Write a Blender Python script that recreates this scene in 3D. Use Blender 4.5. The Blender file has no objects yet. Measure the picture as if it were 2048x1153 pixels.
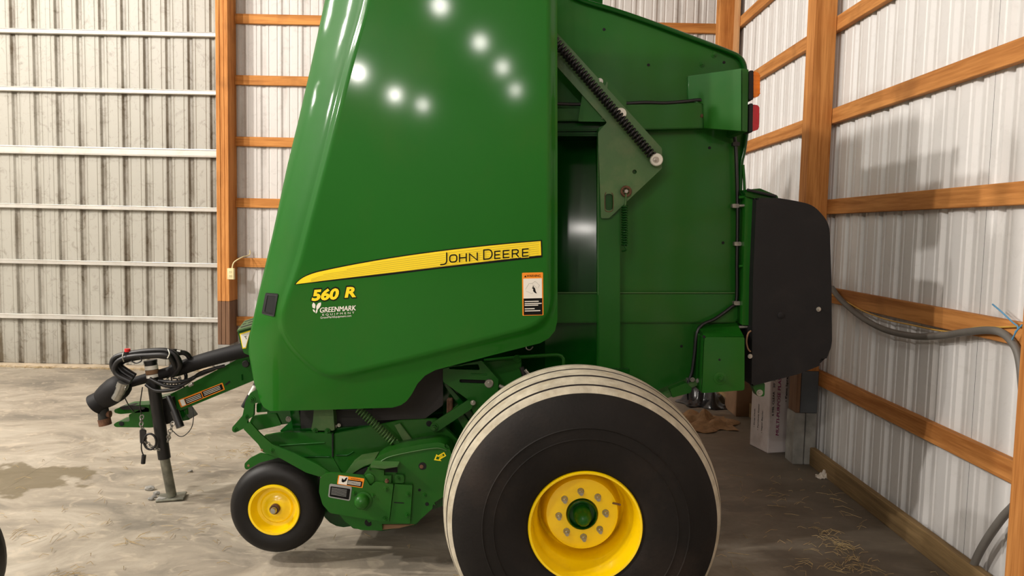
import bpy, bmesh, math, random
from mathutils import Vector, Matrix
from mathutils.geometry import delaunay_2d_cdt, tessellate_polygon, intersect_point_line
random.seed(7)
S = bpy.context.scene
COL = S.collection
R_ = math.radians
# ------------------------------------------------------------------ camera
F, CX, CY, H = 1540.0, 1024.0, 576.5, 1.6
pitch, roll = R_(4.345), R_(1.2)
FW = Vector((0, math.cos(pitch), -math.sin(pitch)))
rt, up = Vector((1, 0, 0)), Vector((1, 0, 0)).cross(FW)
RT = rt * math.cos(roll) + up * math.sin(roll)
UP = up * math.cos(roll) - rt * math.sin(roll)
EYE = Vector((0, 0, H))
cd = bpy.data.cameras.new('camera'); cam = bpy.data.objects.new('camera', cd); COL.objects.link(cam)
cd.sensor_width = 36; cd.lens = F / 2048 * 36; cd.clip_start = 0.05; cd.clip_end = 100
M3 = Matrix((RT, UP, -FW)).transposed()
cam.matrix_world = Matrix.Translation(EYE) @ M3.to_4x4()
S.camera = cam
# ------------------------------------------------------------------ world, lamps, exposure
w = bpy.data.worlds.new('night'); S.world = w; w.use_nodes = True
w.node_tree.nodes['Background'].inputs[0].default_value = (0.02, 0.022, 0.03, 1)
w.node_tree.nodes['Background'].inputs[1].default_value = 0.3
S.view_settings.view_transform = 'Standard'; S.view_settings.look = 'None'
S.view_settings.gamma = 1; S.view_settings.use_curve_mapping = False
S.view_settings.exposure = 0.9
LAMPS = [(-1.81, -3.3, 70), (-1.35, -5.4, 70), (-1.02, -7.4, 70), (-.83, -9.95, 70), (-4.8, -10.5, 200), (-4.29, -12.2, 120), (-5.0, -7.67, 300),
         (-5.9, 6.2, 50), (-6.0, .9, 520), (-9.65, 6.2, 90), (-9.9, .85, 500), (-6.3, 3.4, 600)]
LAMP_Z, LAMP_R = 5.2, 0.13
for i, (lx, ly, lw) in enumerate(LAMPS):
    ld = bpy.data.lights.new('high_bay_lamp', 'POINT'); ld.energy = lw; ld.shadow_soft_size = LAMP_R
    ld.color = (1.0, 0.94, 0.87)
    lo = bpy.data.objects.new('high_bay_lamp', ld); lo.location = (lx, ly, LAMP_Z); COL.objects.link(lo)

def ray(x, y): return FW + RT * ((x - CX) / F) - UP * ((y - CY) / F)
def P(x, y, Y): d = ray(x, y); return EYE + d * (Y / d.y)          # the point seen at (x, y) that lies Y metres ahead
def PXw(x, y, X): d = ray(x, y); return EYE + d * (X / d.x)
def PF(x, y, Z=0): d = ray(x, y); return EYE + d * ((Z - H) / d.z)

# ------------------------------------------------------------------ materials
def new_mat(name):
    m = bpy.data.materials.new(name); m.use_nodes = True; nt = m.node_tree
    return m, nt, nt.nodes['Principled BSDF']
def N(nt, t, **kw):
    n = nt.nodes.new(t)
    for k, v in kw.items():
        if k.startswith('i_'): n.inputs[k[2:].replace('_', ' ')].default_value = v
        else: setattr(n, k, v)
    return n
def c4(c): return (c[0], c[1], c[2], 1)
def srgb(r, g, b):
    f = lambda v: (v/255/12.92) if v/255 <= 0.04045 else ((v/255+0.055)/1.055)**2.4
    return (f(r), f(g), f(b))
def mat(name, col, rough=0.5, metal=0, var=0.15, scale=6, bump=0.0, bscale=60, dirt=None, dirt_amt=0.0, dscale=3, coat=0.0, stretch=(1,1,1), spec=0.5):
    m, nt, b = new_mat(name)
    tc = N(nt, 'ShaderNodeTexCoord'); mp = N(nt, 'ShaderNodeMapping'); mp.inputs['Scale'].default_value = stretch
    geo = N(nt, 'ShaderNodeNewGeometry')
    nt.links.new(geo.outputs['Position'], mp.inputs[0])
    n1 = N(nt, 'ShaderNodeTexNoise', i_Scale=scale, i_Detail=5.0); nt.links.new(mp.outputs[0], n1.inputs[0])
    r = N(nt, 'ShaderNodeValToRGB')
    r.color_ramp.elements[0].color = c4([v*(1-var) for v in col]); r.color_ramp.elements[1].color = c4([min(1, v*(1+var)) for v in col])
    r.color_ramp.elements[0].position = .3; r.color_ramp.elements[1].position = .7
    nt.links.new(n1.outputs[0], r.inputs[0]); out = r.outputs[0]
    if dirt:
        n2 = N(nt, 'ShaderNodeTexNoise', i_Scale=dscale, i_Detail=8.0, i_Roughness=0.65); nt.links.new(mp.outputs[0], n2.inputs[0])
        r2 = N(nt, 'ShaderNodeValToRGB'); r2.color_ramp.elements[0].position = .5; r2.color_ramp.elements[1].position = .72
        r2.color_ramp.elements[1].color = (dirt_amt,)*3 + (1,); nt.links.new(n2.outputs[0], r2.inputs[0])
        mx = N(nt, 'ShaderNodeMixRGB'); mx.inputs[2].default_value = c4(dirt)
        nt.links.new(r2.outputs[0], mx.inputs[0]); nt.links.new(out, mx.inputs[1]); out = mx.outputs[0]
    nt.links.new(out, b.inputs['Base Color'])
    b.inputs['Roughness'].default_value = rough; b.inputs['Metallic'].default_value = metal
    b.inputs['Specular IOR Level'].default_value = spec
    if coat: b.inputs['Coat Weight'].default_value = coat; b.inputs['Coat Roughness'].default_value = 0.09
    if bump:
        n3 = N(nt, 'ShaderNodeTexNoise', i_Scale=bscale, i_Detail=4.0); nt.links.new(mp.outputs[0], n3.inputs[0])
        bp = N(nt, 'ShaderNodeBump', i_Strength=bump, i_Distance=0.01); nt.links.new(n3.outputs[0], bp.inputs['Height'])
        nt.links.new(bp.outputs[0], b.inputs['Normal'])
    return m
def wood(name, col, dark, axis):
    # grain runs along axis
    m, nt, b = new_mat(name)
    geo = N(nt, 'ShaderNodeNewGeometry'); mp = N(nt, 'ShaderNodeMapping')
    sc = [14, 14, 14]; sc['XYZ'.index(axis)] = 0.7; mp.inputs['Scale'].default_value = sc
    nt.links.new(geo.outputs['Position'], mp.inputs[0])
    n1 = N(nt, 'ShaderNodeTexNoise', i_Scale=1.0, i_Detail=6.0, i_Roughness=0.6, i_Distortion=0.6); nt.links.new(mp.outputs[0], n1.inputs[0])
    n2 = N(nt, 'ShaderNodeTexNoise', i_Scale=7.0, i_Detail=4.0, i_Distortion=0.3); nt.links.new(mp.outputs[0], n2.inputs[0])
    ad = N(nt, 'ShaderNodeMath', operation='ADD'); ml = N(nt, 'ShaderNodeMath', operation='MULTIPLY'); ml.inputs[1].default_value = .5
    nt.links.new(n2.outputs[0], ml.inputs[0]); nt.links.new(n1.outputs[0], ad.inputs[0]); nt.links.new(ml.outputs[0], ad.inputs[1])
    r = N(nt, 'ShaderNodeValToRGB'); e = r.color_ramp.elements
    e[0].position = .55; e[0].color = c4(dark); e[1].position = .9; e[1].color = c4(col)
    nt.links.new(ad.outputs[0], r.inputs[0])
    n4 = N(nt, 'ShaderNodeTexNoise', i_Scale=2.2, i_Detail=6.0); nt.links.new(geo.outputs['Position'], n4.inputs[0])
    r4 = N(nt, 'ShaderNodeValToRGB'); r4.color_ramp.elements[0].position = .62; r4.color_ramp.elements[1].position = .75; r4.color_ramp.elements[1].color = (.45,)*3+(1,)
    nt.links.new(n4.outputs[0], r4.inputs[0])
    mx = N(nt, 'ShaderNodeMixRGB'); mx.inputs[2].default_value = c4([v*.45 for v in dark]); nt.links.new(r4.outputs[0], mx.inputs[0]); nt.links.new(r.outputs[0], mx.inputs[1])
    nt.links.new(mx.outputs[0], b.inputs['Base Color']); b.inputs['Roughness'].default_value = .75; b.inputs['Specular IOR Level'].default_value = .3
    return m

G = srgb(36, 112, 36)
M = {}
M['green'] = mat('green_paint', srgb(18, 84, 13), .45, 0, .08, 2.0, .02, 300, srgb(76, 88, 42), .16, 2.4, spec=.2, coat=.2)
M['panel'] = mat('hood_paint', srgb(22, 93, 17), .5, 0, .05, 1.2, 0, 700, srgb(70, 92, 34), .2, 1.7, stretch=(1, 1, .6), spec=.12, coat=.26)
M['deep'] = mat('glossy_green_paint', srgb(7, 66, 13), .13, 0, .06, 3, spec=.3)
M['green_dusty'] = mat('dusty_green_paint', srgb(58, 96, 44), .45, 0, .14, 5, .05, 200, srgb(110, 116, 76), .4, 6)
M['yellow'] = mat('yellow_paint', srgb(250, 212, 0), .28, 0, .04, 6, dirt=srgb(190, 150, 20), dirt_amt=.3, dscale=8, coat=.4)
M['yellow_decal'] = mat('yellow_decal', srgb(245, 214, 0), .45, 0, .02)
M['black_decal'] = mat('black_decal', srgb(9, 9, 8), .5, 0, .05, spec=.15)
M['white_decal'] = mat('white_decal', srgb(228, 224, 214), .45, 0, .03)
M['orange_decal'] = mat('orange_decal', srgb(240, 140, 10), .45, 0, .03)
M['grey_decal'] = mat('grey_decal', srgb(140, 142, 140), .45, 0, .03)
M['rubber'] = mat('tire_rubber', srgb(22, 19, 17), .7, 0, .25, 5, .15, 90, srgb(66, 54, 46), .28, 2.6, spec=.2)
M['rubber_clean'] = mat('black_tire_rubber', srgb(16, 14, 13), .5, 0, .2, 9, .05, 200, spec=.3)
M['tread'] = mat('dusty_tread', srgb(172, 164, 146), .9, 0, .2, 22, .2, 160, srgb(142, 128, 96), .5, 14, spec=.2)
M['groove'] = mat('tread_groove', srgb(40, 34, 32), .8)
M['black'] = mat('black_plastic', srgb(22, 21, 22), .62, 0, .12, 8, .06, 250, srgb(44, 40, 38), .3, 7, spec=.25)
M['hose'] = mat('black_hose', srgb(17, 16, 17), .45, 0, .15, 20)
M['flap'] = mat('rubber_flap', srgb(28, 23, 22), .7, 0, .2, 8)
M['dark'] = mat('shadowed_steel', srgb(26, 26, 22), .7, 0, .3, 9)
M['hole'] = mat('dark_hole', srgb(8, 9, 8), .9)
M['steel'] = mat('zinc_steel', srgb(170, 168, 160), .32, .9, .15, 30)
M['zinc'] = mat('zinc_bolt', srgb(150, 146, 138), .45, .7, .2, 40)
M['rust'] = mat('rusty_steel', srgb(96, 66, 46), .8, .2, .4, 40, .3, 120)
M['worn_steel'] = mat('worn_jack_steel', srgb(120, 120, 108), .5, .5, .4, 18, .2, 80)
M['whitew'] = mat('white_nylon', srgb(215, 212, 200), .5)
M['amber'] = mat('amber_lens', srgb(214, 112, 10), .18, 0, .1, 40, coat=.5)
M['red'] = mat('red_lens', srgb(165, 18, 38), .18, 0, .1, 40, coat=.5)
M['redcap'] = mat('red_cap', srgb(205, 24, 30), .4)
M['wood_z'] = wood('pine_upright', srgb(204, 140, 76), srgb(160, 98, 42), 'Z')
M['wood_zl'] = wood('pale_pine_upright', srgb(206, 160, 112), srgb(178, 128, 84), 'Z')
M['wood_y'] = wood('pine_girt_side', srgb(204, 140, 76), srgb(158, 98, 44), 'Y')
M['wood_x'] = wood('pine_girt_back', srgb(206, 142, 74), srgb(160, 98, 42), 'X')
M['treated'] = wood('treated_timber', srgb(128, 96, 72), srgb(88, 62, 46), 'Z')
M['sill'] = wood('treated_baseboard', srgb(142, 116, 78), srgb(100, 80, 52), 'Y')
M['concrete_post'] = mat('grey_post_base', srgb(140, 138, 132), .8, 0, .3, 9, .3, 60)
M['grey_metal'] = mat('grey_metal_sleeve', srgb(84, 88, 92), .6, .2, .1, 5)
M['card'] = mat('brown_cardboard', srgb(122, 92, 66), .85, 0, .15, 6)
M['carton'] = mat('white_carton', srgb(208, 198, 196), .6, 0, .05, 6, dirt=srgb(150, 130, 120), dirt_amt=.4, dscale=6)
M['magenta'] = mat('magenta_print', srgb(140, 30, 90), .6)
M['burlap'] = mat('burlap_cloth', srgb(150, 118, 84), .95, 0, .25, 25, .5, 90)
M['bag'] = mat('black_bag_plastic', srgb(26, 26, 28), .25, 0, .2, 9)
M['cream'] = mat('cream_plastic', srgb(222, 208, 160), .45)
M['conduit'] = mat('grey_cable_jacket', srgb(108, 104, 98), .55, 0, .1, 9)
M['yellow_wire'] = mat('yellow_cable', srgb(206, 160, 70), .5)
M['blue'] = mat('blue_twine', srgb(90, 150, 190), .7)
M['straw'] = mat('straw', srgb(168, 146, 104), .8, 0, .3, 30)
M['paper'] = mat('crumpled_paper', srgb(205, 195, 182), .9)
M['rail'] = mat('door_rail_metal', srgb(186, 182, 174), .45, .25, .1, 3, dirt=srgb(150, 138, 118), dirt_amt=.35, dscale=9)
M['concrete_lip'] = mat('pale_sill', srgb(188, 172, 148), .8, 0, .2, 6)
M['ceil'] = mat('ceiling_metal', srgb(110, 106, 100), .7)

def cladding(name, base, dirt, axis, amt, rib=0.2286, off=0.0, tall=1.0):
    # painted steel with dust lying along the ribs (a function of place, so it stays put)
    m, nt, b = new_mat(name)
    geo = N(nt, 'ShaderNodeNewGeometry'); sp = N(nt, 'ShaderNodeSeparateXYZ'); nt.links.new(geo.outputs['Position'], sp.inputs[0])
    mp = N(nt, 'ShaderNodeMapping'); mp.inputs['Scale'].default_value = (1, 1, .45); nt.links.new(geo.outputs['Position'], mp.inputs[0])
    n1 = N(nt, 'ShaderNodeTexNoise', i_Scale=2.2, i_Detail=9.0, i_Roughness=0.7); nt.links.new(mp.outputs[0], n1.inputs[0])
    # distance to rib centre 0..1
    a = N(nt, 'ShaderNodeMath', operation='ADD'); a.inputs[1].default_value = 100*rib + rib/2 - off
    nt.links.new(sp.outputs[axis], a.inputs[0])
    mo = N(nt, 'ShaderNodeMath', operation='MODULO'); mo.inputs[1].default_value = rib; nt.links.new(a.outputs[0], mo.inputs[0])
    s = N(nt, 'ShaderNodeMath', operation='SUBTRACT'); s.inputs[1].default_value = rib/2; nt.links.new(mo.outputs[0], s.inputs[0])
    ab = N(nt, 'ShaderNodeMath', operation='ABSOLUTE'); nt.links.new(s.outputs[0], ab.inputs[0])
    mr = N(nt, 'ShaderNodeMapRange'); mr.inputs[1].default_value = .022; mr.inputs[2].default_value = .05; mr.inputs[3].default_value = 1; mr.inputs[4].default_value = 0
    nt.links.new(ab.outputs[0], mr.inputs[0])
    r1 = N(nt, 'ShaderNodeMapRange'); r1.inputs[1].default_value = .35; r1.inputs[2].default_value = .62; nt.links.new(n1.outputs[0], r1.inputs[0])
    mul = N(nt, 'ShaderNodeMath', operation='MULTIPLY'); nt.links.new(mr.outputs[0], mul.inputs[0]); nt.links.new(r1.outputs[0], mul.inputs[1])
    # general blotches and fine threads
    v = N(nt, 'ShaderNodeTexNoise', i_Scale=9.0, i_Detail=10.0, i_Roughness=0.75, i_Distortion=1.5); nt.links.new(geo.outputs['Position'], v.inputs[0])
    r2 = N(nt, 'ShaderNodeMapRange'); r2.inputs[1].default_value = .53; r2.inputs[2].default_value = .7; nt.links.new(v.outputs[0], r2.inputs[0])
    r2.inputs[4].default_value = .6
    # more dirt just above the floor
    zl = N(nt, 'ShaderNodeMapRange'); zl.inputs[1].default_value = 0.0; zl.inputs[2].default_value = .5; zl.inputs[3].default_value = .45; zl.inputs[4].default_value = 0
    nt.links.new(sp.outputs[2], zl.inputs[0])
    zm = N(nt, 'ShaderNodeMath', operation='MULTIPLY'); nt.links.new(zl.outputs[0], zm.inputs[0]); nt.links.new(r1.outputs[0], zm.inputs[1])
    a2 = N(nt, 'ShaderNodeMath', operation='ADD'); nt.links.new(mul.outputs[0], a2.inputs[0]); nt.links.new(r2.outputs[0], a2.inputs[1])
    a3 = N(nt, 'ShaderNodeMath', operation='ADD'); nt.links.new(a2.outputs[0], a3.inputs[0]); nt.links.new(zm.outputs[0], a3.inputs[1])
    am = N(nt, 'ShaderNodeMath', operation='MULTIPLY', use_clamp=True); am.inputs[1].default_value = amt; nt.links.new(a3.outputs[0], am.inputs[0])
    mx = N(nt, 'ShaderNodeMixRGB'); mx.inputs[1].default_value = c4(base); mx.inputs[2].default_value = c4(dirt)
    nt.links.new(am.outputs[0], mx.inputs[0]); nt.links.new(mx.outputs[0], b.inputs['Base Color'])
    b.inputs['Roughness'].default_value = .5
    return m
M['clad_door'] = cladding('dusty_door_steel', srgb(160, 157, 147), srgb(86, 75, 58), 0, .85, rib=.2358, off=P(426, 300, 8.36).x + .2358*14)
M['clad_back'] = cladding('back_wall_steel', srgb(206, 202, 198), srgb(112, 100, 88), 0, .38, rib=.2151, off=2.21-.10755-.2151*9)
M['clad_right'] = cladding('side_wall_steel', srgb(220, 218, 216), srgb(132, 120, 106), 1, .22)
M['clad_far'] = cladding('dim_wall_steel', srgb(120, 118, 114), srgb(90, 82, 74), 0, .3)

def floor_mat():
    m, nt, b = new_mat('trowelled_concrete')
    geo = N(nt, 'ShaderNodeNewGeometry')
    mp = N(nt, 'ShaderNodeMapping'); mp.inputs['Scale'].default_value = (.9, 1.3, 1); mp.inputs['Rotation'].default_value = (0, 0, .5); nt.links.new(geo.outputs['Position'], mp.inputs[0])
    n1 = N(nt, 'ShaderNodeTexNoise', i_Scale=1.5, i_Detail=11.0, i_Roughness=0.68, i_Distortion=.9); nt.links.new(mp.outputs[0], n1.inputs[0])
    r = N(nt, 'ShaderNodeValToRGB'); e = r.color_ramp.elements
    e[0].position = .36; e[0].color = c4(srgb(124, 117, 105)); e[1].position = .66; e[1].color = c4(srgb(186, 177, 161))
    x = r.color_ramp.elements.new(.5); x.color = c4(srgb(158, 148, 132))
    nt.links.new(n1.outputs[0], r.inputs[0])
    # pale curved trowel marks
    n2 = N(nt, 'ShaderNodeTexNoise', i_Scale=5.0, i_Detail=5.0, i_Distortion=2.5); nt.links.new(mp.outputs[0], n2.inputs[0])
    r2 = N(nt, 'ShaderNodeValToRGB'); e = r2.color_ramp.elements; e[0].position = .56; e[0].color = (0, 0, 0, 1); e[1].position = .66; e[1].color = (.35, .35, .35, 1)
    nt.links.new(n2.outputs[0], r2.inputs[0])
    mx = N(nt, 'ShaderNodeMixRGB'); mx.inputs[2].default_value = c4(srgb(204, 190, 168)); nt.links.new(r2.outputs[0], mx.inputs[0]); nt.links.new(r.outputs[0], mx.inputs[1])
    # damp stain on the left
    ct = PF(50, 955); sb = N(nt, 'ShaderNodeMapping'); sb.inputs['Location'].default_value = (-ct.x/.62, -ct.y/.42, 0); sb.inputs['Scale'].default_value = (1/.62, 1/.42, 0)
    nt.links.new(geo.outputs['Position'], sb.inputs[0]); ln = N(nt, 'ShaderNodeVectorMath', operation='LENGTH'); nt.links.new(sb.outputs[0], ln.inputs[0])
    n3 = N(nt, 'ShaderNodeTexNoise', i_Scale=5.0, i_Detail=6.0); nt.links.new(geo.outputs['Position'], n3.inputs[0])
    ml = N(nt, 'ShaderNodeMath', operation='MULTIPLY'); ml.inputs[1].default_value = 1.8; nt.links.new(n3.outputs[0], ml.inputs[0])
    ad = N(nt, 'ShaderNodeMath', operation='ADD'); nt.links.new(ml.outputs[0], ad.inputs[0]); nt.links.new(ln.outputs[1], ad.inputs[1])
    mr = N(nt, 'ShaderNodeMapRange'); mr.inputs[1].default_value = 1.45; mr.inputs[2].default_value = 1.6; mr.inputs[3].default_value = .8; mr.inputs[4].default_value = 0; nt.links.new(ad.outputs[0], mr.inputs[0])
    m2 = N(nt, 'ShaderNodeMixRGB'); m2.inputs[2].default_value = c4(srgb(104, 92, 66)); nt.links.new(mr.outputs[0], m2.inputs[0]); nt.links.new(mx.outputs[0], m2.inputs[1])
    # dusty soil towards the side wall, darkened to paint in the baler's shade
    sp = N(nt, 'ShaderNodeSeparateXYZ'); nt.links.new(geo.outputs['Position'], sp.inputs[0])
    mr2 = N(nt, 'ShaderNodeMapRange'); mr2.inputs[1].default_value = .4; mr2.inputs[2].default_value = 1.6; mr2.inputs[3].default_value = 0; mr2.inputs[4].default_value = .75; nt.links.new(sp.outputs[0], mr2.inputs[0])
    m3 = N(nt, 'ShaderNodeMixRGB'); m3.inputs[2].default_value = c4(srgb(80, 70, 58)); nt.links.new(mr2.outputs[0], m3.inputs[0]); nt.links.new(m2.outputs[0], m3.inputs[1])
    nt.links.new(m3.outputs[0], b.inputs['Base Color'])
    rr = N(nt, 'ShaderNodeMapRange'); rr.inputs[3].default_value = .45; rr.inputs[4].default_value = .75; nt.links.new(n1.outputs[0], rr.inputs[0]); nt.links.new(rr.outputs[0], b.inputs['Roughness'])
    bp = N(nt, 'ShaderNodeBump', i_Strength=.25, i_Distance=.01); nt.links.new(n2.outputs[0], bp.inputs['Height']); nt.links.new(bp.outputs[0], b.inputs['Normal'])
    return m
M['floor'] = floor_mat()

# ------------------------------------------------------------------ mesh helpers
def world_loc(o):
    v = Vector((0, 0, 0))
    while o: v += o.location; o = o.parent
    return v
def link(name, me, m, parent=None, label=None, cat=None, group=None, kind=None, recenter=True, base=False):
    if recenter and len(me.vertices):
        xs = [v.co for v in me.vertices]
        lo = Vector([min(c[i] for c in xs) for i in range(3)]); hi = Vector([max(c[i] for c in xs) for i in range(3)])
        c = (lo + hi) / 2
        if base: c.z = lo.z
        me.transform(Matrix.Translation(-c))
    else: c = Vector((0, 0, 0))
    o = bpy.data.objects.new(name, me); COL.objects.link(o)
    if isinstance(m, (list, tuple)):
        for k in m: me.materials.append(M[k])
    elif m: me.materials.append(M[m])
    if parent: o.parent = parent; o.location = c - world_loc(parent)
    else: o.location = c
    tagp(o, label, cat, group, kind); return o
def tagp(o, label=None, cat=None, group=None, kind=None):
    if label: o['label'] = label
    if cat: o['category'] = cat
    if group: o['group'] = group
    if kind: o['kind'] = kind
    return o
def empty(name, loc, label=None, cat=None, group=None, kind=None):
    o = bpy.data.objects.new(name, None); o.location = loc; o.empty_display_size = .1; COL.objects.link(o); return tagp(o, label, cat, group, kind)
def finish(bm, ang=35, recalc=True):
    if recalc: bmesh.ops.recalc_face_normals(bm, faces=bm.faces)
    a = R_(ang)
    for f in bm.faces: f.smooth = True
    for e in bm.edges:
        if len(e.link_faces) == 2: e.smooth = e.calc_face_angle(0) < a
    me = bpy.data.meshes.new('m'); bm.to_mesh(me); bm.free(); return me
def box(name, lo, hi, m, parent=None, bev=0.0, **kw):
    bm = bmesh.new(); bmesh.ops.create_cube(bm, size=1)
    for v in bm.verts: v.co = Vector([lo[i] + (v.co[i] + .5) * (hi[i] - lo[i]) for i in range(3)])
    if bev: bmesh.ops.bevel(bm, geom=bm.edges[:], offset=bev, segments=1, affect='EDGES')
    return link(name, finish(bm), m, parent, **kw)
def rnd(pts, r, n=5):
    """round the corners of a polygon; a corner may carry its own radius as third value"""
    out = []
    L = len(pts)
    for i in range(L):
        p = Vector(pts[i][:2]); a = Vector(pts[i-1][:2]); b = Vector(pts[(i+1) % L][:2]); rr = pts[i][2] if len(pts[i]) > 2 else r
        da, db = (a-p), (b-p); k = min(rr, da.length*.48, db.length*.48)
        if k < .3: out.append(tuple(p)); continue
        q0, q1 = p + da.normalized()*k, p + db.normalized()*k
        for j in range(n+1):
            t = j/n; out.append(tuple(q0*(1-t)**2 + p*2*t*(1-t) + q1*t*t))
    return out
def circ(x, y, rx, ry=None, n=20, a0=0):
    ry = ry or rx; return [(x + rx*math.cos(a0+2*math.pi*i/n), y + ry*math.sin(a0+2*math.pi*i/n)) for i in range(n)]
def plate(name, pts, Y, th, m, parent=None, holes=(), bev=.0025, Yf=None, **kw):
    """flat plate: outline given where it is seen at depth Y, thickness th away from the viewer"""
    g = Yf or (lambda x, y: Y)
    A = [P(p[0], p[1], g(p[0], p[1])) for p in pts]
    bm = bmesh.new()
    if not holes:
        vs = [bm.verts.new(a) for a in A]; ws = [bm.verts.new(a + Vector((0, th, 0))) for a in A]
        n = len(vs)
        try: f = bm.faces.new(vs)
        except Exception: f = None
        bm.faces.new(ws[::-1])
        for i in range(n): bm.faces.new((vs[i], ws[i], ws[(i+1) % n], vs[(i+1) % n]))
        if bev and f: bmesh.ops.bevel(bm, geom=[e for e in f.edges], offset=min(bev, th*.4), segments=2, affect='EDGES')
        bmesh.ops.triangulate(bm, faces=[f for f in bm.faces if len(f.verts) > 4])
    else:
        loops = [A] + [[P(p[0], p[1], g(p[0], p[1])) for p in h] for h in holes]
        flat = [v for l in loops for v in l]
        tri = tessellate_polygon([[Vector((v.x, v.z, 0)) for v in l] for l in loops])
        vs = [bm.verts.new(a) for a in flat]; ws = [bm.verts.new(a + Vector((0, th, 0))) for a in flat]
        for t in tri:
            try: bm.faces.new([vs[i] for i in t]); bm.faces.new([ws[i] for i in t][::-1])
            except Exception: pass
        o = 0
        for l in loops:
            n = len(l)
            for i in range(n): bm.faces.new((vs[o+i], ws[o+i], ws[o+(i+1) % n], vs[o+(i+1) % n]))
            o += n
    return link(name, finish(bm, 30), m, parent, **kw)
def smooth_path(pts, n=8):
    pts = [Vector(p) for p in pts]; out = []
    for i in range(len(pts)-1):
        p0 = pts[max(i-1, 0)]; p1 = pts[i]; p2 = pts[i+1]; p3 = pts[min(i+2, len(pts)-1)]
        for j in range(n):
            t = j/n
            out.append(.5*((2*p1) + (p2-p0)*t + (2*p0-5*p1+4*p2-p3)*t*t + (3*p1-p0-3*p2+p3)*t**3))
    out.append(pts[-1]); return out
def tube_bm(bm, pts, r, sides=10, closed=False, caps=True):
    pts = [Vector(p) for p in pts]; rs = r if isinstance(r, (list, tuple)) else [r]*len(pts)
    n = len(pts); rings = []; prev = None
    for i in range(n):
        if closed: t = pts[(i+1) % n] - pts[i-1]
        else: t = pts[min(i+1, n-1)] - pts[max(i-1, 0)]
        if t.length < 1e-9: t = Vector((0, 0, 1))
        t.normalize()
        if prev is None:
            u = t.cross(Vector((0, 0, 1)));
            if u.length < .1: u = t.cross(Vector((1, 0, 0)))
        else: u = prev - t * prev.dot(t)
        u.normalize(); prev = u; v = t.cross(u)
        rings.append([bm.verts.new(pts[i] + (u*math.cos(2*math.pi*k/sides) + v*math.sin(2*math.pi*k/sides))*rs[i]) for k in range(sides)])
    for i in range(n if closed else n-1):
        a, b = rings[i], rings[(i+1) % n]
        for k in range(sides): bm.faces.new((a[k], a[(k+1) % sides], b[(k+1) % sides], b[k]))
    if caps and not closed: bm.faces.new(rings[0][::-1]); bm.faces.new(rings[-1])
def tube(name, pts, r, m, parent=None, smooth=True, sides=10, n=8, closed=False, px=True, **kw):
    if px: pts = [P(*p) for p in pts]
    if smooth and len(pts) > 2:
        if not isinstance(r, (list, tuple)): pts = smooth_path(pts, n)
        else:
            k = len(pts); q = smooth_path(pts, n); r = [r[min(int(i/n), k-1)]*(1-(i % n)/n) + r[min(int(i/n)+1, k-1)]*((i % n)/n) for i in range(len(q))]; pts = q
    bm = bmesh.new(); tube_bm(bm, pts, r, sides, closed)
    return link(name, finish(bm, 50), m, parent, **kw)
def coil(name, a, b, rad, turns, r, m, parent, sides=7, seg=14, **kw):
    a, b = Vector(a), Vector(b); t = (b-a).normalized(); u = t.cross(Vector((0, 1, 0))).normalized(); v = t.cross(u)
    n = int(turns*seg); pts = [a + (b-a)*(i/n) + (u*math.cos(2*math.pi*i/seg) + v*math.sin(2*math.pi*i/seg))*rad for i in range(n+1)]
    bm = bmesh.new(); tube_bm(bm, pts, r, sides); return link(name, finish(bm, 60), m, parent, **kw)
def lathe(name, prof, c, m, parent=None, seg=64, ang=35, mats=None, axis='Y', closed=False, open_=False, **kw):
    """prof: (offset along axis, radius); c: centre of the wheel on the axis; mats: slot per profile span"""
    bm = bmesh.new(); rings = []
    for (o, r) in prof:
        ring = []
        for k in range(seg):
            a = 2*math.pi*k/seg
            if axis == 'Y': v = (c[0] + r*math.cos(a), c[1] + o, c[2] + r*math.sin(a))
            elif axis == 'Z': v = (c[0] + r*math.cos(a), c[1] + r*math.sin(a), c[2] + o)
            else: v = (c[0] + o, c[1] + r*math.cos(a), c[2] + r*math.sin(a))
            ring.append(bm.verts.new(v))
        rings.append(ring)
    for i in range(len(rings) - (0 if closed else 1)):
        a, b = rings[i], rings[(i+1) % len(rings)]
        for k in range(seg):
            f = bm.faces.new((a[k], a[(k+1) % seg], b[(k+1) % seg], b[k]))
            if mats: f.material_index = mats[i]
    if not closed and not open_:
        for ring in (rings[0], rings[-1]):
            if (ring[0].co - ring[seg//2].co).length > 1e-4: bm.faces.new(ring)
    bmesh.ops.remove_doubles(bm, verts=bm.verts, dist=1e-5)
    return link(name, finish(bm, ang), m, parent, **kw)
def disc(name, x, y, Y, rpx, th, m, parent, dome=0.0, sides=24, ang=30, **kw):
    """round boss facing the viewer, proud by th, radius in picture units at that depth"""
    c = P(x, y, Y); r = rpx * Y / F
    prof = [(0, r), (-th*.8, r), (-th, r*.86)] + ([(-th-dome*.6, r*.6), (-th-dome, 0.0001)] if dome else [(-th, 0.0001)])
    return lathe(name, prof, c, m, parent, seg=sides, ang=ang, **kw)
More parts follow.
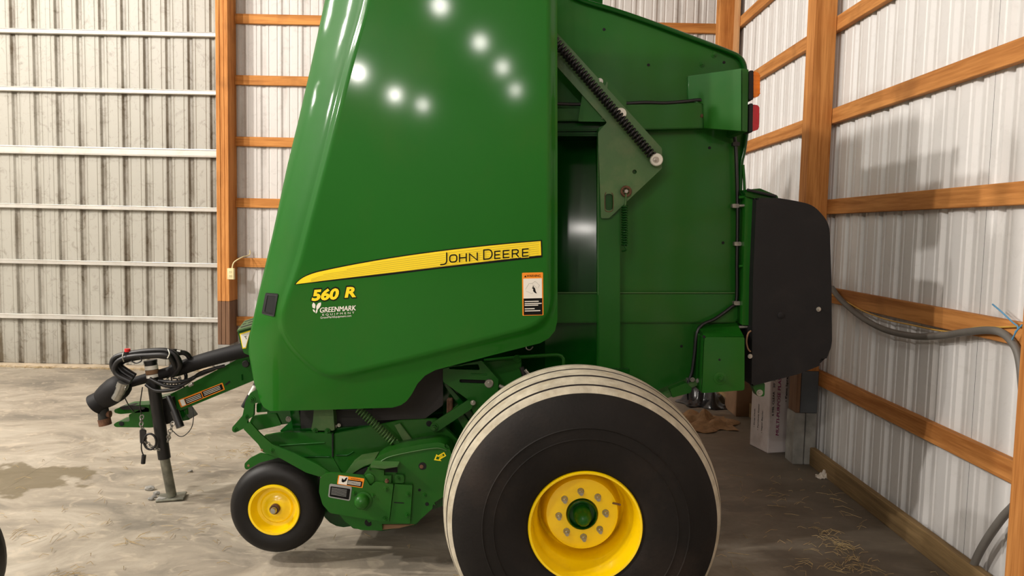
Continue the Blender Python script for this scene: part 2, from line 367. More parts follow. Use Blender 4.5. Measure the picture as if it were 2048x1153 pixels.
def bolt(x, y, Y, rpx, m='zinc', parent=None, washer=True, th=.01, name='bolt', **kw):
    c = P(x, y, Y); r = rpx*Y/F; bm = bmesh.new()
    def pr(n, rr, y0, y1, a0=.3):
        A = [bm.verts.new((c.x + rr*math.cos(a0+2*math.pi*i/n), y0, c.z + rr*math.sin(a0+2*math.pi*i/n))) for i in range(n)]
        B = [bm.verts.new((c.x + rr*.93*math.cos(a0+2*math.pi*i/n), y1, c.z + rr*.93*math.sin(a0+2*math.pi*i/n))) for i in range(n)]
        for i in range(n): bm.faces.new((A[i], A[(i+1) % n], B[(i+1) % n], B[i]))
        bm.faces.new(B); bm.faces.new(A[::-1])
    if washer: pr(16, r, Y, Y-.003)
    k = .66 if washer else 1
    pr(6, r*k, Y-.003 if washer else Y, Y-th); pr(10, r*k*.5, Y-th, Y-th*1.6)
    return link(name, finish(bm, 30), m, parent, **kw)
def loft_px(name, pts, Y0, Y1, m, parent, **kw):
    return plate(name, pts, Y0, Y1-Y0, m, parent, **kw)
def text(name, body, x, y, h, ang, Yf, m, parent, shear=0, offset=0, space=1, wid=None, up=(0, -1), proud=.002, font_scale=1.0, perp=None, **kw):
    """flat lettering laid on the surface Yf: left end of the baseline at picture point x, y; capital height h"""
    cu = bpy.data.curves.new('t', 'FONT'); cu.body = body; cu.size = 1; cu.shear = shear; cu.offset = offset; cu.space_character = space; cu.resolution_u = 3
    o = bpy.data.objects.new('t', cu); COL.objects.link(o); bpy.context.view_layer.update()
    me = bpy.data.meshes.new_from_object(o.evaluated_get(bpy.context.evaluated_depsgraph_get())); bpy.data.objects.remove(o); bpy.data.curves.remove(cu)
    if not len(me.vertices): return None
    x0 = min(v.co.x for v in me.vertices); x1 = max(v.co.x for v in me.vertices)
    sy = h/.73; sx = (wid/(x1-x0)) if wid else sy
    ca, sa = math.cos(ang), math.sin(ang)
    for v in me.vertices:
        u, t = (v.co.x-x0)*sx, v.co.y*sy
        X, Yp = x + u*ca - t*sa, y - (u*sa + t*ca)
        v.co = P(X, Yp, Yf(X, Yp) - proud)
    return link(name, me, m, parent, **kw)
def decal(name, pts, Yf, m, parent, proud=.0015, th=.0008, sub=1, **kw):
    q = []
    for i in range(len(pts)):
        a, b = Vector(pts[i]), Vector(pts[(i+1) % len(pts)])
        for j in range(sub): q.append(tuple(a + (b-a)*j/sub))
    return plate(name, q, 0, th, m, parent, bev=0, Yf=lambda x, y: Yf(x, y)-proud, **kw)
def quad_at(q, u, v):
    a, b, c, d = [Vector(p) for p in q]   # tl, tr, br, bl
    return tuple((a*(1-u)+b*u)*(1-v) + (d*(1-u)+c*u)*v)
def sub_quad(q, u0, v0, u1, v1): return [quad_at(q, u0, v0), quad_at(q, u1, v0), quad_at(q, u1, v1), quad_at(q, u0, v1)]

# ------------------------------------------------------------------ the building
DX = P(426, 300, 8.36).x + .1179
YB, XR, YD, XL, YN, ZC = 8.14, 2.19, 8.36, -13.0, -16.0, 6.2
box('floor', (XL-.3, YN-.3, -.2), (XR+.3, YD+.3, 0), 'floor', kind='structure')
box('ceiling', (XL-.3, YN-.3, ZC), (XR+.3, YD+.3, ZC+.1), 'ceil', kind='structure')
def sheet_mesh(width, z0, z1, p=.2286, dep=.02):
    """ribbed steel sheet in local x (0..width) and z; major ribs pressed outwards (+y)"""
    prof = [0]; pts = [(0, 0)]
    n = int(round(width/p))
    for k in range(n):
        b = k*p
        for dx, dy in ((.085-.0, 0), (.092, .004), (.1, .004), (.107, 0), (.2286-.107, 0), (.2286-.1, .004), (.2286-.092, .004), (.2286-.085, 0)):
            pass
        c = b + p/2
        for dx, dy in ((-.075, 0), (-.068, .005), (-.06, .005), (-.053, 0), (-.03, 0), (-.012, dep), (.012, dep), (.03, 0), (.053, 0), (.06, .005), (.068, .005), (.075, 0)):
            pts.append((c+dx, dy))
    pts.append((n*p, 0))
    bm = bmesh.new(); zs = [z0, z1]
    rows = [[bm.verts.new((x, y, z)) for x, y in pts] for z in zs]
    for i in range(len(pts)-1): bm.faces.new((rows[0][i], rows[0][i+1], rows[1][i+1], rows[1][i]))
    for f in bm.faces: f.smooth = False
    me = bpy.data.meshes.new('sheet'); bm.to_mesh(me); bm.free(); return me
def run_sheets(parent, a, b, place, matkey, rot, p=.2286):
    n = int(math.floor((b-a)/(4*p)+.01)); me = sheet_mesh(4*p, 0, ZC, p, .011 if matkey == 'clad_back' else .02); me.materials.append(M[matkey])
    for i in range(n):
        o = bpy.data.objects.new('steel_panel', me); COL.objects.link(o); o.parent = parent
        o.location = Vector(place(a + i*4*p, i)) - parent.location; o.rotation_euler.z = rot
def wallroot(name, loc): return empty(name, loc, kind='structure')
# back wall (right of the door post)
wb = wallroot('wall_back', (0, YB, 0))
run_sheets(wb, 0, 6*.8604+.01, lambda t, i: (XR+.02-.8604-t, YB+(i % 2)*.0015, 0), 'clad_back', 0, .2151)
for z in (.622, 1.246, 1.873, 2.509, 3.138, 3.759, 4.37):
    box('girt', (-3.0, YB-.04, z-.1), (XR-.02, YB-.001, z-.003), 'wood_x', wb, .003)
# sliding door on the left
d1 = wallroot('door_1', (-6, YD, 0))
run_sheets(d1, 0, 10, lambda t, i: (DX-.9432-t, YD+(i % 2)*.0015, .03), 'clad_door', 0, .2358)
x0_ = P(457, 300, 7.9).x-.09
for z, h in ((.55, .05), (1.145, .045), (1.745, .045), (2.345, .085), (2.985, .048), (3.59, .048), (4.2, .05)):
    bm = bmesh.new()
    prof = [(0, h/2), (-.05, h/2), (-.052, h*.38), (-.046, h*.3), (-.046, -h*.3), (-.052, -h*.38), (-.05, -h/2), (0, -h/2)]
    A = [bm.verts.new((XL, YD-.001+y, z+t)) for y, t in prof]; B = [bm.verts.new((x0_, YD-.001+y, z+t)) for y, t in prof]
    for i in range(len(prof)): bm.faces.new((A[i], A[(i+1) % 8], B[(i+1) % 8], B[i]))
    bm.faces.new(A[::-1]); bm.faces.new(B); link('rail', finish(bm), 'rail', d1)
box('trim_1', (XL, YD-.09, 0), (-2.99, YD-.002, .028), 'concrete_lip', kind='structure')
# post between the door and the back wall : three laminated planks
x0, x1 = P(432, 300, 7.9).x, P(457, 300, 7.9).x
zt = P(445, 603, 7.9).z; zb = P(445, 690, 7.9).z
pl = empty('trim_2', (x0, 7.9, 0), kind='structure')
wd = (x1-x0)/3
for i in range(3):
    box('plank', (x0+i*wd+.0015, 7.9+(.003 if i == 1 else 0), zt), (x0+(i+1)*wd-.0015, YB, ZC), 'wood_z', pl, .003)
    box('treated_plank', (x0+i*wd+.0015, 7.902, zb), (x0+(i+1)*wd-.0015, YB, zt-.002), 'treated', pl, .003)
box('post_base', (x0, 7.9, 0), (x1, YB, zb-.001), 'concrete_post', pl, .004)
box('jamb_board', (x0+.005, YB+.001, 0), (x0+.05, YD+.06, ZC), 'treated', pl)
# right wall
wr = wallroot('wall_right', (XR, 0, 0))
run_sheets(wr, 0, YB-YN+.3, lambda t, i: (XR+(i % 2)*.0015, YB+.02-t, 0), 'clad_right', -math.pi/2)
posts = [(7.74, 7.88), (5.3, 5.44), (2.86, 3.0), (.42, .56), (-2.02, -1.88), (-4.46, -4.32), (-6.9, -6.76)]
for k, z in enumerate((.66, 1.252, 1.85, 2.464, 3.08, 3.70, 4.32)):
    e = [YB-.05] + [p[0] for p in posts]
    for j, (a, b) in enumerate(posts):
        y1 = (posts[j-1][0]-.0 if j else YB-.042); y0 = b
        box('girt', (XR-.042, y0-.07+.004, z-.1), (XR-.001, y1+.07-.004 if j else y1, z), 'wood_y', wr, .003)
for a, b in posts:
    zs, zc = .66, .365
    if a == 7.74: X0, X1 = P(1467, 60, 7.74).x-.14, XR-.043
    else: X0, X1 = 2.0, XR-.043
    if a == 5.3: X0 = P(1631, 0, 5.3).x*.0 + P(1612, 400, 5.3).x
    box('post', (X0, a, zs if a == 5.3 else (.141 if a < 5 else 0)), (X1, b, ZC), 'wood_z', wr, .004)
    if a < 5: box('post_base', (X0-.01, a-.01, 0), (X1, b, .14), 'concrete_post', wr, .004)
    if a != 5.3: continue
    box('post', (X0, a, zc), (X0+.03, b, zs-.001), 'treated', wr, .003)
    box('post_sleeve', (X0+.031, a-.004, zc), (X1, b, zs-.001), 'grey_metal', wr, .003)
    wsl = (X1-X0)/2
    for q in range(2): box('post_base', (X0-.008+q*(wsl+.006), a-.012, 0), (X0-.008+q*(wsl+.006)+wsl, b, zc-.001), 'concrete_post', wr, .004)
# the pale second ply of the corner post
box('post', (P(1467, 60, 7.74).x, 7.6, 0), (XR-.043, 7.739, ZC), 'wood_zl', wr, .004)
for a, b in posts[:-1]:
    box('baseboard_right', (XR-.085, a-2.44+.14, 0), (XR-.044, a-.015, .125), 'sill', bev=.004, kind='structure')
# unseen walls behind the viewer and on the far left
wl = wallroot('wall_left', (XL, 0, 0)); run_sheets(wl, 0, YD-YN+.3, lambda t, i: (XL+(i % 2)*.0015, YN-.1+t, 0), 'clad_far', math.pi/2)
wf = wallroot('wall_front', (0, YN, 0)); run_sheets(wf, 0, XR-XL+.3, lambda t, i: (XL+.9+t, YN+(i % 2)*.0015, 0), 'clad_far', math.pi)

# ------------------------------------------------------------------ the baler
AX = .289
b = empty('round_baler', (AX, 4.45, 0), 'green round hay baler with yellow wheels and dark fabric rear shield', 'baler')
b['label'] = 'large green round hay baler with yellow wheels parked in the shed'
# ---- hood panel as a surface over the picture plane
INN = [(755, -110), (735, 10), (700, 130), (661, 290), (624, 430), (598, 530), (576, 590), (564, 628), (566, 658), (585, 692), (615, 722), (640, 742), (662, 750), (690, 748), (800, 722), (930, 689), (1055, 657), (1080, 644), (1093, 625), (1098, 600), (1099, 300), (1099, -110)]
OUT = [(668, -110), (650, 0), (620, 140), (597, 240), (575, 330), (545, 470), (515, 598), (499, 672), (497, 705), (508, 765), (521, 804), (527, 815), (540, 823), (660, 820), (785, 816), (802, 811), (813, 803), (823, 790), (835, 768), (850, 752), (870, 741), (900, 733), (1000, 707), (1080, 687), (1098, 677), (1110, 662), (1115, 640), (1115, 300), (1114, -110)]
def inside(p, poly):
    x, y = p; c = False; j = len(poly)-1
    for i in range(len(poly)):
        if (poly[i][1] > y) != (poly[j][1] > y) and x < (poly[j][0]-poly[i][0])*(y-poly[i][1])/(poly[j][1]-poly[i][1]) + poly[i][0]: c = not c
        j = i
    return c
INV = [Vector(p) for p in INN]
INN = rnd(INN, 46, 7)
INV = [Vector(p) for p in INN]
def near(p):
    p = Vector(p); best = (1e9, None)
    for i in range(len(INV)):
        a, c = INV[i-1], INV[i]; d = c-a; t = max(0, min(1, (p-a).dot(d)/d.length_squared)); q = a + d*t; l = (p-q).length
        if l < best[0]: best = (l, q)
    return best
HY = 3.38
def sstep(t): t = max(0, min(1, t)); return t*t*(3-2*t)
LC = [(790, -200), (755, -110), (735, 10), (700, 130), (661, 290), (624, 430), (598, 530), (576, 590), (564, 628), (556, 700), (553, 900), (553, 1000)]
def lc1(y):
    for (xa, ya), (xb, yb) in zip(LC, LC[1:]):
        if y <= yb: return xa + (xb-xa)*(y-ya)/(yb-ya)
    return LC[-1][0]
def lcrease(y): return sum(lc1(y+k*9) for k in range(-3, 4))/7
def hood(x, y):
    Y = HY + (860-x)*.00013 + .012*((x-860)/250)**2 + .018*((y-330)/330)**2*(1 if y < 330 else .3)
    if inside((x, y), INN): 
        return Y
    d, q = near((x, y))
    if y < -90: d = min(d, abs(x - q.x))
    low = max(0, (y-q.y)/max(d, 1e-6))
    Y += .014*sstep(d/10) + .03*low*(d/60)
    dl = max(0, lcrease(y)-x); Y += .05*(dl/100) + .22*(dl/100)**2.2
    rr = max(0, (x-q.x)/max(d, 1e-6)); Y += rr*.03*sstep(d/17)
    return Y
def dens(poly, s):
    o = []
    for i in range(len(poly)):
        a, c = Vector(poly[i]), Vector(poly[(i+1) % len(poly)]); n = max(1, int((c-a).length/s))
        o += [a + (c-a)*k/n for k in range(n)]
    return o
def cdt_surface(name, outer, inner, Yf, step, m, parent, lip=.035, creases=True, **kw):
    o = dens(outer, step); pts = o[:]; edges = [(i, (i+1) % len(o)) for i in range(len(o))]
    if inner:
        no = len(o)
        nn = [Vector((-(o[(k+1) % no]-o[k-1]).y, (o[(k+1) % no]-o[k-1]).x)).normalized() for k in range(no)]
        if not inside(tuple(o[3]+nn[3]*3), outer): nn = [-v for v in nn]
        for off in (4, 10, 18):
            idx = {}
            for k in range(no):
                p = o[k]+nn[k]*off
                if inside(tuple(p), outer) and not inside(tuple(p), inner) and min((p-e).length for e in o) > off-.8 and near(tuple(p))[0] > (26 if off > 4 else 3): idx[k] = len(pts); pts.append(p)
            for k in range(no):
                if k in idx and (k+1) % no in idx and (pts[idx[k]]-pts[idx[(k+1) % no]]).length < step*2: edges.append((idx[k], idx[(k+1) % no]))
    q0 = []
    if inner:
        q0 = dens(inner, step); n_ = len(q0)
        nr = []
        for k in range(n_):
            t = (q0[(k+1) % n_] - q0[k-1]).normalized(); nr.append(Vector((-t.y, t.x)))
        if inside(tuple(q0[0]+nr[0]*2), inner): nr = [-v for v in nr]
        for off in (-7, 0, 4, 8, 12, 16, 24):
            ok = []
            for k in range(n_):
                p = q0[k]+nr[k]*off; ok.append(inside(tuple(p), outer) and min((p-e).length for e in o) > 3 and min(abs(off), 99) <= min((p-e).length for e in q0)+.8)
            base = len(pts); idx = {}
            for k in range(n_):
                if ok[k]: idx[k] = len(pts); pts.append(q0[k]+nr[k]*off)
            for k in range(n_):
                if k in idx and (k+1) % n_ in idx and (pts[idx[k]]-pts[idx[(k+1) % n_]]).length < step*2: edges.append((idx[k], idx[(k+1) % n_]))
    xs = [p.x for p in o]; ys = [p.y for p in o]; y = min(ys)+step/2; k = 0
    while y < max(ys):
        x = min(xs) + (step/2 if k % 2 else 0)
        while x < max(xs):
            if inside((x, y), outer) and min((Vector((x, y))-e).length for e in pts[:len(o)]) > (step*.6 if not q0 else 24) and (not q0 or (lambda d: d > 30 or (d > 14 and inside((x, y), inner)))(min((Vector((x, y))-e).length for e in q0))): pts.append(Vector((x, y)))
            x += step
        y += step*.87; k += 1
    V, E_, Fc, *_ = delaunay_2d_cdt(pts, edges, [], 1, 1e-4)
    bm = bmesh.new(); vs = [bm.verts.new(P(v.x, v.y, Yf(v.x, v.y))) for v in V]
    for f in Fc:
        try: bm.faces.new([vs[i] for i in f])
        except Exception: pass
    bmesh.ops.recalc_face_normals(bm, faces=bm.faces)
    s = sum(f.normal.y*f.calc_area() for f in bm.faces)
    if s > 0: bmesh.ops.reverse_faces(bm, faces=bm.faces)
    be = [e for e in bm.edges if e.is_boundary]
    r = bmesh.ops.extrude_edge_only(bm, edges=be); nv = [g for g in r['geom'] if isinstance(g, bmesh.types.BMVert)]
    for v in nv: v.co.y += lip
    return link(name, finish(bm, 50, True), m, parent, **kw)
panel = cdt_surface('side_panel', OUT, INN, hood, 12, 'panel', b, label='smooth green side panel with yellow stripe and lettering')
# handle pocket
hp = rnd([(531, 586), (556, 588), (548, 634), (523, 628)], 3)
hq = rnd([(535, 591), (551, 592), (544, 628), (529, 624)], 2)
plate('handle_recess', hp, 0, .03, 'black', panel, holes=[hq], Yf=lambda x, y: hood(x, y)-.006, label='black recessed handle pocket')
plate('recess_back', hq, 0, .004, 'hole', panel, Yf=lambda x, y: hood(x, y)-.003, bev=0)
# stripe
def bez(a, b_, c, n=14): return [tuple(Vector(a)*(1-t)**2 + Vector(b_)*2*t*(1-t) + Vector(c)*t*t for t in [i/n])[0][:] for i in range(n+1)]
def stripe(g):
    top = bez((591-g, 569), (602, 552-g), (640, 543-g)) + bez((640, 543-g), (820, 503-g), (1082+g, 482-g))[1:]
    bot = [(1083+g, 512+g*1.6), (1000, 521+g*2), (880, 534+g*2), (760, 549+g*2), (660, 561+g), (592-g, 569+g*.5)]
    return [(p[0], p[1]) for p in top] + bot
blk = cdt_surface('stripe_border', [tuple(p) for p in stripe(1.8)], None, lambda x, y: hood(x, y)-.0012, 14, 'black_decal', panel, lip=.0004, label='black outline of the stripe')
# the yellow of the stripe, cut in fine raised lines
ye = cdt_surface('stripe', [tuple(p) for p in stripe(-.6)], None, lambda x, y: hood(x, y)-.0022, 14, 'yellow_decal', panel, lip=.0006, label='tapering yellow stripe decal')
ang = math.atan2(14, 200)
for k in range(7):
    t = k/7+.09; bm = bmesh.new()
    x_s = 622 + max(0, .45-t)*330
    seg = 24; A = []
    for i in range(seg+1):
        x = x_s + (1078-x_s)*i/seg
        # top and bottom edges at x
        yt = 543-(x-640)*.178+((x-640)/442)**2*18 if x > 640 else 543+(640-x)*.5
        yb = 569-(x-592)*.1165
        y = yt + (yb-yt)*t
        A.append((x, y))
    bm = bmesh.new(); vv = [(bm.verts.new(P(x, y-.5, hood(x, y)-.0028)), bm.verts.new(P(x, y+.5, hood(x, y)-.0028))) for x, y in A]
    for i in range(seg): bm.faces.new((vv[i][0], vv[i][1], vv[i+1][1], vv[i+1][0]))
    me = finish(bm); o_ = link('stripe_line', me, None, panel); me.materials.append(bpy.data.materials.get('stripe_line') or mat('stripe_line', srgb(205, 182, 10), .45, 0, .02))
# lettering
La = math.atan2(10, 175)
def word(segs, mk, off, proud):
    for body, x, y, h, wdt in segs: text('lettering', body, x, y, h, La, hood, mk, panel, offset=off, proud=proud, wid=wdt)
GL = {  # strokes of the capitals on a unit box (x right, y up)
 'J': [[(.95, 1), (.95, .12), (.8, -.12), (.5, -.2), (0, -.2)]], 'O': [[(.3, 0), (.12, .07), (0, .28), (0, .72), (.12, .93), (.3, 1), (.7, 1), (.88, .93), (1, .72), (1, .28), (.88, .07), (.7, 0), (.3, 0)]],
 'H': [[(0, 0), (0, 1)], [(1, 0), (1, 1)], [(0, .5), (1, .5)]], 'N': [[(0, 0), (0, 1), (1, 0), (1, 1)]],
 'D': [[(0, 0), (0, 1), (.6, 1), (.85, .9), (1, .65), (1, .35), (.85, .1), (.6, 0), (0, 0)]], 'E': [[(1, 1), (0, 1), (0, 0), (1, 0)], [(0, .5), (.9, .5)]],
 'R': [[(0, 0), (0, 1), (.72, 1), (.95, .9), (1, .74), (.95, .55), (.72, .45), (0, .45)], [(.6, .45), (1, 0)]]}
def stroke_letter(ch, x0, x1, yb, h, wpx, mk, proud, nm):
    bm = bmesh.new()
    sl = -.0845
    for st in GL[ch]:
        q = [Vector((x0 + u*(x1-x0), yb + (u*(x1-x0))*sl - v*h)) for u, v in st]; n = len(q); closed = (q[0]-q[-1]).length < .01
        rows = []
        for i in range(n):
            a = q[i]-q[i-1] if i else (q[0]-q[-2] if closed else q[1]-q[0]); c_ = q[i+1]-q[i] if i < n-1 else (q[1]-q[0] if closed else q[-1]-q[-2])
            a.normalize(); c_.normalize(); t = (a+c_)
            if t.length < .2: t = c_.copy()
            t.normalize(); nn = Vector((-t.y, t.x)); k = min(1.25 if nm == 'lettering_border' else 1.9, 1/max(.4, nn.dot(Vector((-a.y, a.x)))))
            p = q[i].copy()
            ex = .5 if nm == 'lettering' else .3
            if not closed and i == 0: p -= t*wpx*ex
            if not closed and i == n-1: p += t*wpx*ex
            rows.append([bm.verts.new(P(*(p+nn*wpx/2*k*sg), hood(*(p+nn*wpx/2*k*sg))-proud)) for sg in (1, -1)])
        for i in range(n-1): bm.faces.new((rows[i][0], rows[i][1], rows[i+1][1], rows[i+1][0]))
    link(nm, finish(bm), mk, panel)
JD = [('J', 881.5, 894, 526, 18.5), ('O', 899.5, 913.5, 525, 14), ('H', 919, 932.5, 523.5, 14), ('N', 939, 954.5, 522, 14), ('D', 967.5, 984, 519, 18.5), ('E', 989.5, 999.5, 517.5, 14), ('E', 1006.5, 1017.5, 516, 14), ('R', 1024.5, 1036.5, 514.5, 14), ('E', 1045, 1056, 513, 14)]
for k, (ch, xa, xb, yb, h) in enumerate(JD):
    stroke_letter(ch, xa, xb, yb, h, 6.6, 'yellow_decal', .0036+k*.00003, 'lettering_border')
for ch, xa, xb, yb, h in JD: stroke_letter(ch, xa, xb, yb, h, 2.6, 'black_decal', .0048, 'lettering')
for body, x, y, h, wdt in [('560', 623, 601.5, 21, 56), ('R', 689, 595, 20, 23)]:
    text('number_border', body, x-2, y+1, h+2.5, math.atan2(6, 88), hood, 'black_decal', panel, offset=.085, shear=.22, proud=.0016, wid=wdt+4)
    text('number', body, x, y, h, math.atan2(6, 88), hood, 'yellow_decal', panel, offset=.045, shear=.22, proud=.0028, wid=wdt)
text('dealer_lettering', 'GREENMARK', 640, 626, 10.5, math.atan2(6, 88), hood, 'white_decal', panel, offset=0, shear=.2, wid=72)
text('dealer_lettering', 'GREENMARK', 640.7, 625.8, 10.5, math.atan2(6, 88), hood, 'white_decal', panel, offset=0, shear=.2, wid=72, proud=.0024)
text('dealer_lettering', 'EQUIPMENT', 645, 632, 4, math.atan2(6, 88), hood, 'white_decal', panel, offset=0, space=1.6, wid=64)
text('dealer_lettering', 'GreenMarkEquipment.com', 641, 638, 4.4, math.atan2(6, 88), hood, 'white_decal', panel, offset=0, wid=62)
for lf_ in ([(630, 618), (625, 616), (624, 610), (627, 605), (631, 610)], [(633, 622), (632.5, 613), (636, 607), (642, 605), (642, 611), (639, 616)], [(631, 626), (627, 624), (625, 619), (629, 620)], [(631.5, 628), (632, 620), (635.5, 619), (634.5, 625)]):
    decal('dealer_leaf', rnd(lf_, 1.6), hood, 'white_decal', panel)
# tall warning sticker
wq = [(1044, 546), (1086, 545), (1087, 631), (1045, 632)]
decal('warning_sticker', rnd(wq, 2), hood, 'orange_decal', panel, sub=1, label='orange warning sticker')
decal('sticker_field', sub_quad(wq, .06, .14, .94, .6), hood, 'white_decal', panel, proud=.0026)
decal('sticker_field', sub_quad(wq, .06, .6, .95, .985), hood, 'black_decal', panel, proud=.0026)
text('sticker_lettering', 'WARNING', 1053, 554.6, 5, .01, hood, 'black_decal', panel, offset=.01, wid=28)
decal('sticker_triangle', [(1048.5, 555), (1050.5, 550.5), (1052.8, 555)], hood, 'black_decal', panel, proud=.0022)
for v, u1 in ((.67, .78), (.72, .92), (.76, .75), (.84, .58), (.89, .85)):
    decal('sticker_print', sub_quad(wq, .11, v-.009, u1, v+.012), hood, 'white_decal', panel, proud=.0036)
def lineart(pts, wpx, mk, pr=.0032):
    for i in range(len(pts)-1):
        a, c = Vector(pts[i]), Vector(pts[i+1]); n = (c-a).normalized(); n = Vector((-n.y, n.x))*wpx/2
        decal('sticker_drawing', [tuple(a+n), tuple(c+n), tuple(c-n), tuple(a-n)], hood, mk, panel, proud=pr)
lineart([(1051, 579), (1058, 567.5), (1064, 567.5), (1070, 563), (1079, 571), (1076, 576)], .35, 'grey_decal')
lineart([(1052, 583), (1058, 585), (1063, 588), (1066, 586)], .35, 'grey_decal'); lineart([(1064, 568), (1070, 573), (1074, 577)], .35, 'grey_decal')
decal('sticker_drawing', rnd([(1064, 576), (1066, 574.5), (1069.5, 576), (1071, 581), (1069, 583.5), (1074, 587.5), (1070, 586.5), (1066, 582.5), (1068.5, 580.5), (1067, 577.5), (1064.5, 578)], .6, 3), hood, 'black_decal', panel, proud=.0034)
decal('sticker_drawing', circ(1066.4, 573.2, 1.2, n=10), hood, 'black_decal', panel, proud=.0034)

# ---- body behind the panel, rear sheets
FAR = 5.05
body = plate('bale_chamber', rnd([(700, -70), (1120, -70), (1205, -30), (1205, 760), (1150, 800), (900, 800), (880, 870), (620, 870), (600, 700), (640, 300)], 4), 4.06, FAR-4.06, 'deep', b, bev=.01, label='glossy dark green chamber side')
tail = plate('tailgate', rnd([(1100, -30), (1156, -2), (1300, 47), (1475, 112, 16), (1490, 138, 8), (1491, 262), (1484, 310), (1481, 640), (1480, 700), (1400, 770), (1340, 792), (1250, 792), (1198, 760), (1198, 250), (1100, 250)], 2), 3.82, FAR-3.80, 'green', b, bev=.006,
             label='green tailgate side sheet')
# curved glossy side sheet in the gap
def gap(x, y): return 3.845 + 9.6e-7*(y-700)**2 - .00033*(x-1160)
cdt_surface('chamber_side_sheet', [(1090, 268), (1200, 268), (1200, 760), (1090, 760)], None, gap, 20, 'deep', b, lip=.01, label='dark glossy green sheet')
# rolled lip along the top and the rear edge
tube('edge_roll', [(1100, -32, 3.8), (1156, -2, 3.8), (1230, 21, 3.8), (1300, 45, 3.8), (1400, 82, 3.8), (1462, 106, 3.8), (1480, 116, 3.8), (1488, 130, 3.8), (1490, 145, 3.8)], .012, 'deep', b, n=6)
tube('edge_roll', [(1493, 262, 3.8), (1488, 300, 3.8), (1482, 330, 3.8), (1480, 380, 3.8), (1479, 500, 3.8), (1478, 640, 3.8)], .011, 'deep', b, n=6)
tube('edge_roll', [(1486, 330, 3.79), (1489, 380, 3.79), (1489, 500, 3.79), (1485, 650, 3.79)], .007, 'green', b, n=6)
# stepped rail across the tailgate
plate('cross_rail', [(1250, 208), (1409, 205), (1409, 256), (1250, 260)], 3.745, .08, 'green', b, bev=.004)
plate('cross_rail', [(1100, 217), (1205, 216), (1205, 241), (1100, 242)], 3.76, .31, 'green', b, bev=.004)
plate('cross_rail', [(1100, 246), (1200, 245), (1200, 262), (1100, 263)], 3.79, .28, 'deep', b, bev=.006)
plate('cross_rail', [(1100, 264), (1198, 264), (1198, 272), (1100, 272)], 3.80, .27, 'deep', b, bev=.008)
bolt(1404, 232, 3.745, 4, 'rust', b, washer=False, th=.005)
plate('stiffening_band', [(1090, 587), (1470, 587), (1480, 592), (1480, 636), (1470, 646), (1090, 647)], 3.795, .05, 'green', b, bev=.006)
tube('band_edge', [(1095, 586, 3.795), (1472, 586, 3.795)], .0035, 'green_dusty', b, smooth=False)
for x, y in ((1208, 59), (1297, 130), (1448, 125), (1419, 296), (1446, 486), (1363, 693)): disc('drilled_hole', x, y, 3.8195, 3, .0012, 'hole', b, sides=12)
for x, y in ((1404, 129), (1428, 110)): bolt(x, y, 3.82, 6, 'green', b)
# light bracket and rear lamps
brY = lambda x, y: 3.80 - .25*(x-1377)/106
br = plate('lamp_bracket', [(1377, 152), (1430, 144.5), (1483, 137), (1483, 262), (1445, 259), (1407, 256), (1407, 207), (1377, 203)], 0, .03, 'green', b, bev=.002, Yf=brY, label='folded light green lamp bracket')
plate('bracket_flange', rnd([(1484, 137), (1497, 139), (1495, 264), (1484, 262)], 1), 3.57, .26, 'green', br)
plate('lamp_base', rnd([(1499, 141), (1507, 141), (1506, 200), (1498, 199)], 2), 3.56, .09, 'black', br)
plate('amber_lamp', rnd([(1507, 143), (1520, 145, 5), (1520, 192, 5), (1507, 196)], 1.5), 3.565, .08, 'amber', br, bev=.006, label='amber marker lamp')
for k in range(5): plate('lens_ridge', [(1507.5, 150+k*9), (1520.6, 150.6+k*9), (1520.6, 151.8+k*9), (1507.5, 151.5+k*9)], 3.563, .082, 'amber', br, bev=0)
plate('lamp_base', rnd([(1499, 207), (1506, 207), (1505, 265), (1498, 264)], 2), 3.56, .09, 'black', br)
plate('red_lamp', rnd([(1506, 209), (1519, 211, 4), (1518, 259, 4), (1505, 263)], 1.5), 3.565, .08, 'red', br, bev=.006, label='red tail lamp')
plate('lens_ridge', [(1511, 226), (1519.6, 226), (1519, 249), (1511, 249)], 3.562, .03, 'red', br, bev=.004)
# cable on the rail
tube('wire_loom', [(1100, 207, 3.75), (1160, 209, 3.76), (1250, 207, 3.75), (1290, 205, 3.745), (1330, 206, 3.745), (1370, 203, 3.745), (1398, 200, 3.745), (1409, 205, 3.745)], .008, 'hose', b, label='black wiring loom')
tube('wire_loom', [(1465, 262, 3.79), (1470, 280, 3.78), (1473, 330, 3.775), (1475, 420, 3.775), (1474, 520, 3.775), (1473, 600, 3.775), (1462, 615, 3.77), (1430, 638, 3.76), (1405, 650, 3.75), (1394, 668, 3.74), (1389, 710, 3.74), (1384, 745, 3.74), (1377, 768, 3.74), (1378, 800, 3.74)], .0085, 'hose', b, label='black wiring loom')
for x, y in ((1472, 288), (1471, 412), (1475, 488), (1474, 607), (1380, 762)): plate('cable_clamp', rnd([(x-6, y-4), (x+8, y-4), (x+8, y+4), (x-6, y+4)], 2), 3.765, .03, 'zinc' if y > 400 else 'hose', b)
# arm post
col = plate('arm_post', [(1198, 255), (1240, 235), (1240, 500), (1241, 800), (1197, 800), (1197, 500)], 3.725, .1, 'green', b, bev=.006, label='upright green box section')
tube('weld_seam', [(1196.5, 270, 3.73), (1196.5, 480, 3.73), (1196.5, 590, 3.73)], .003, 'green_dusty', col, smooth=False)
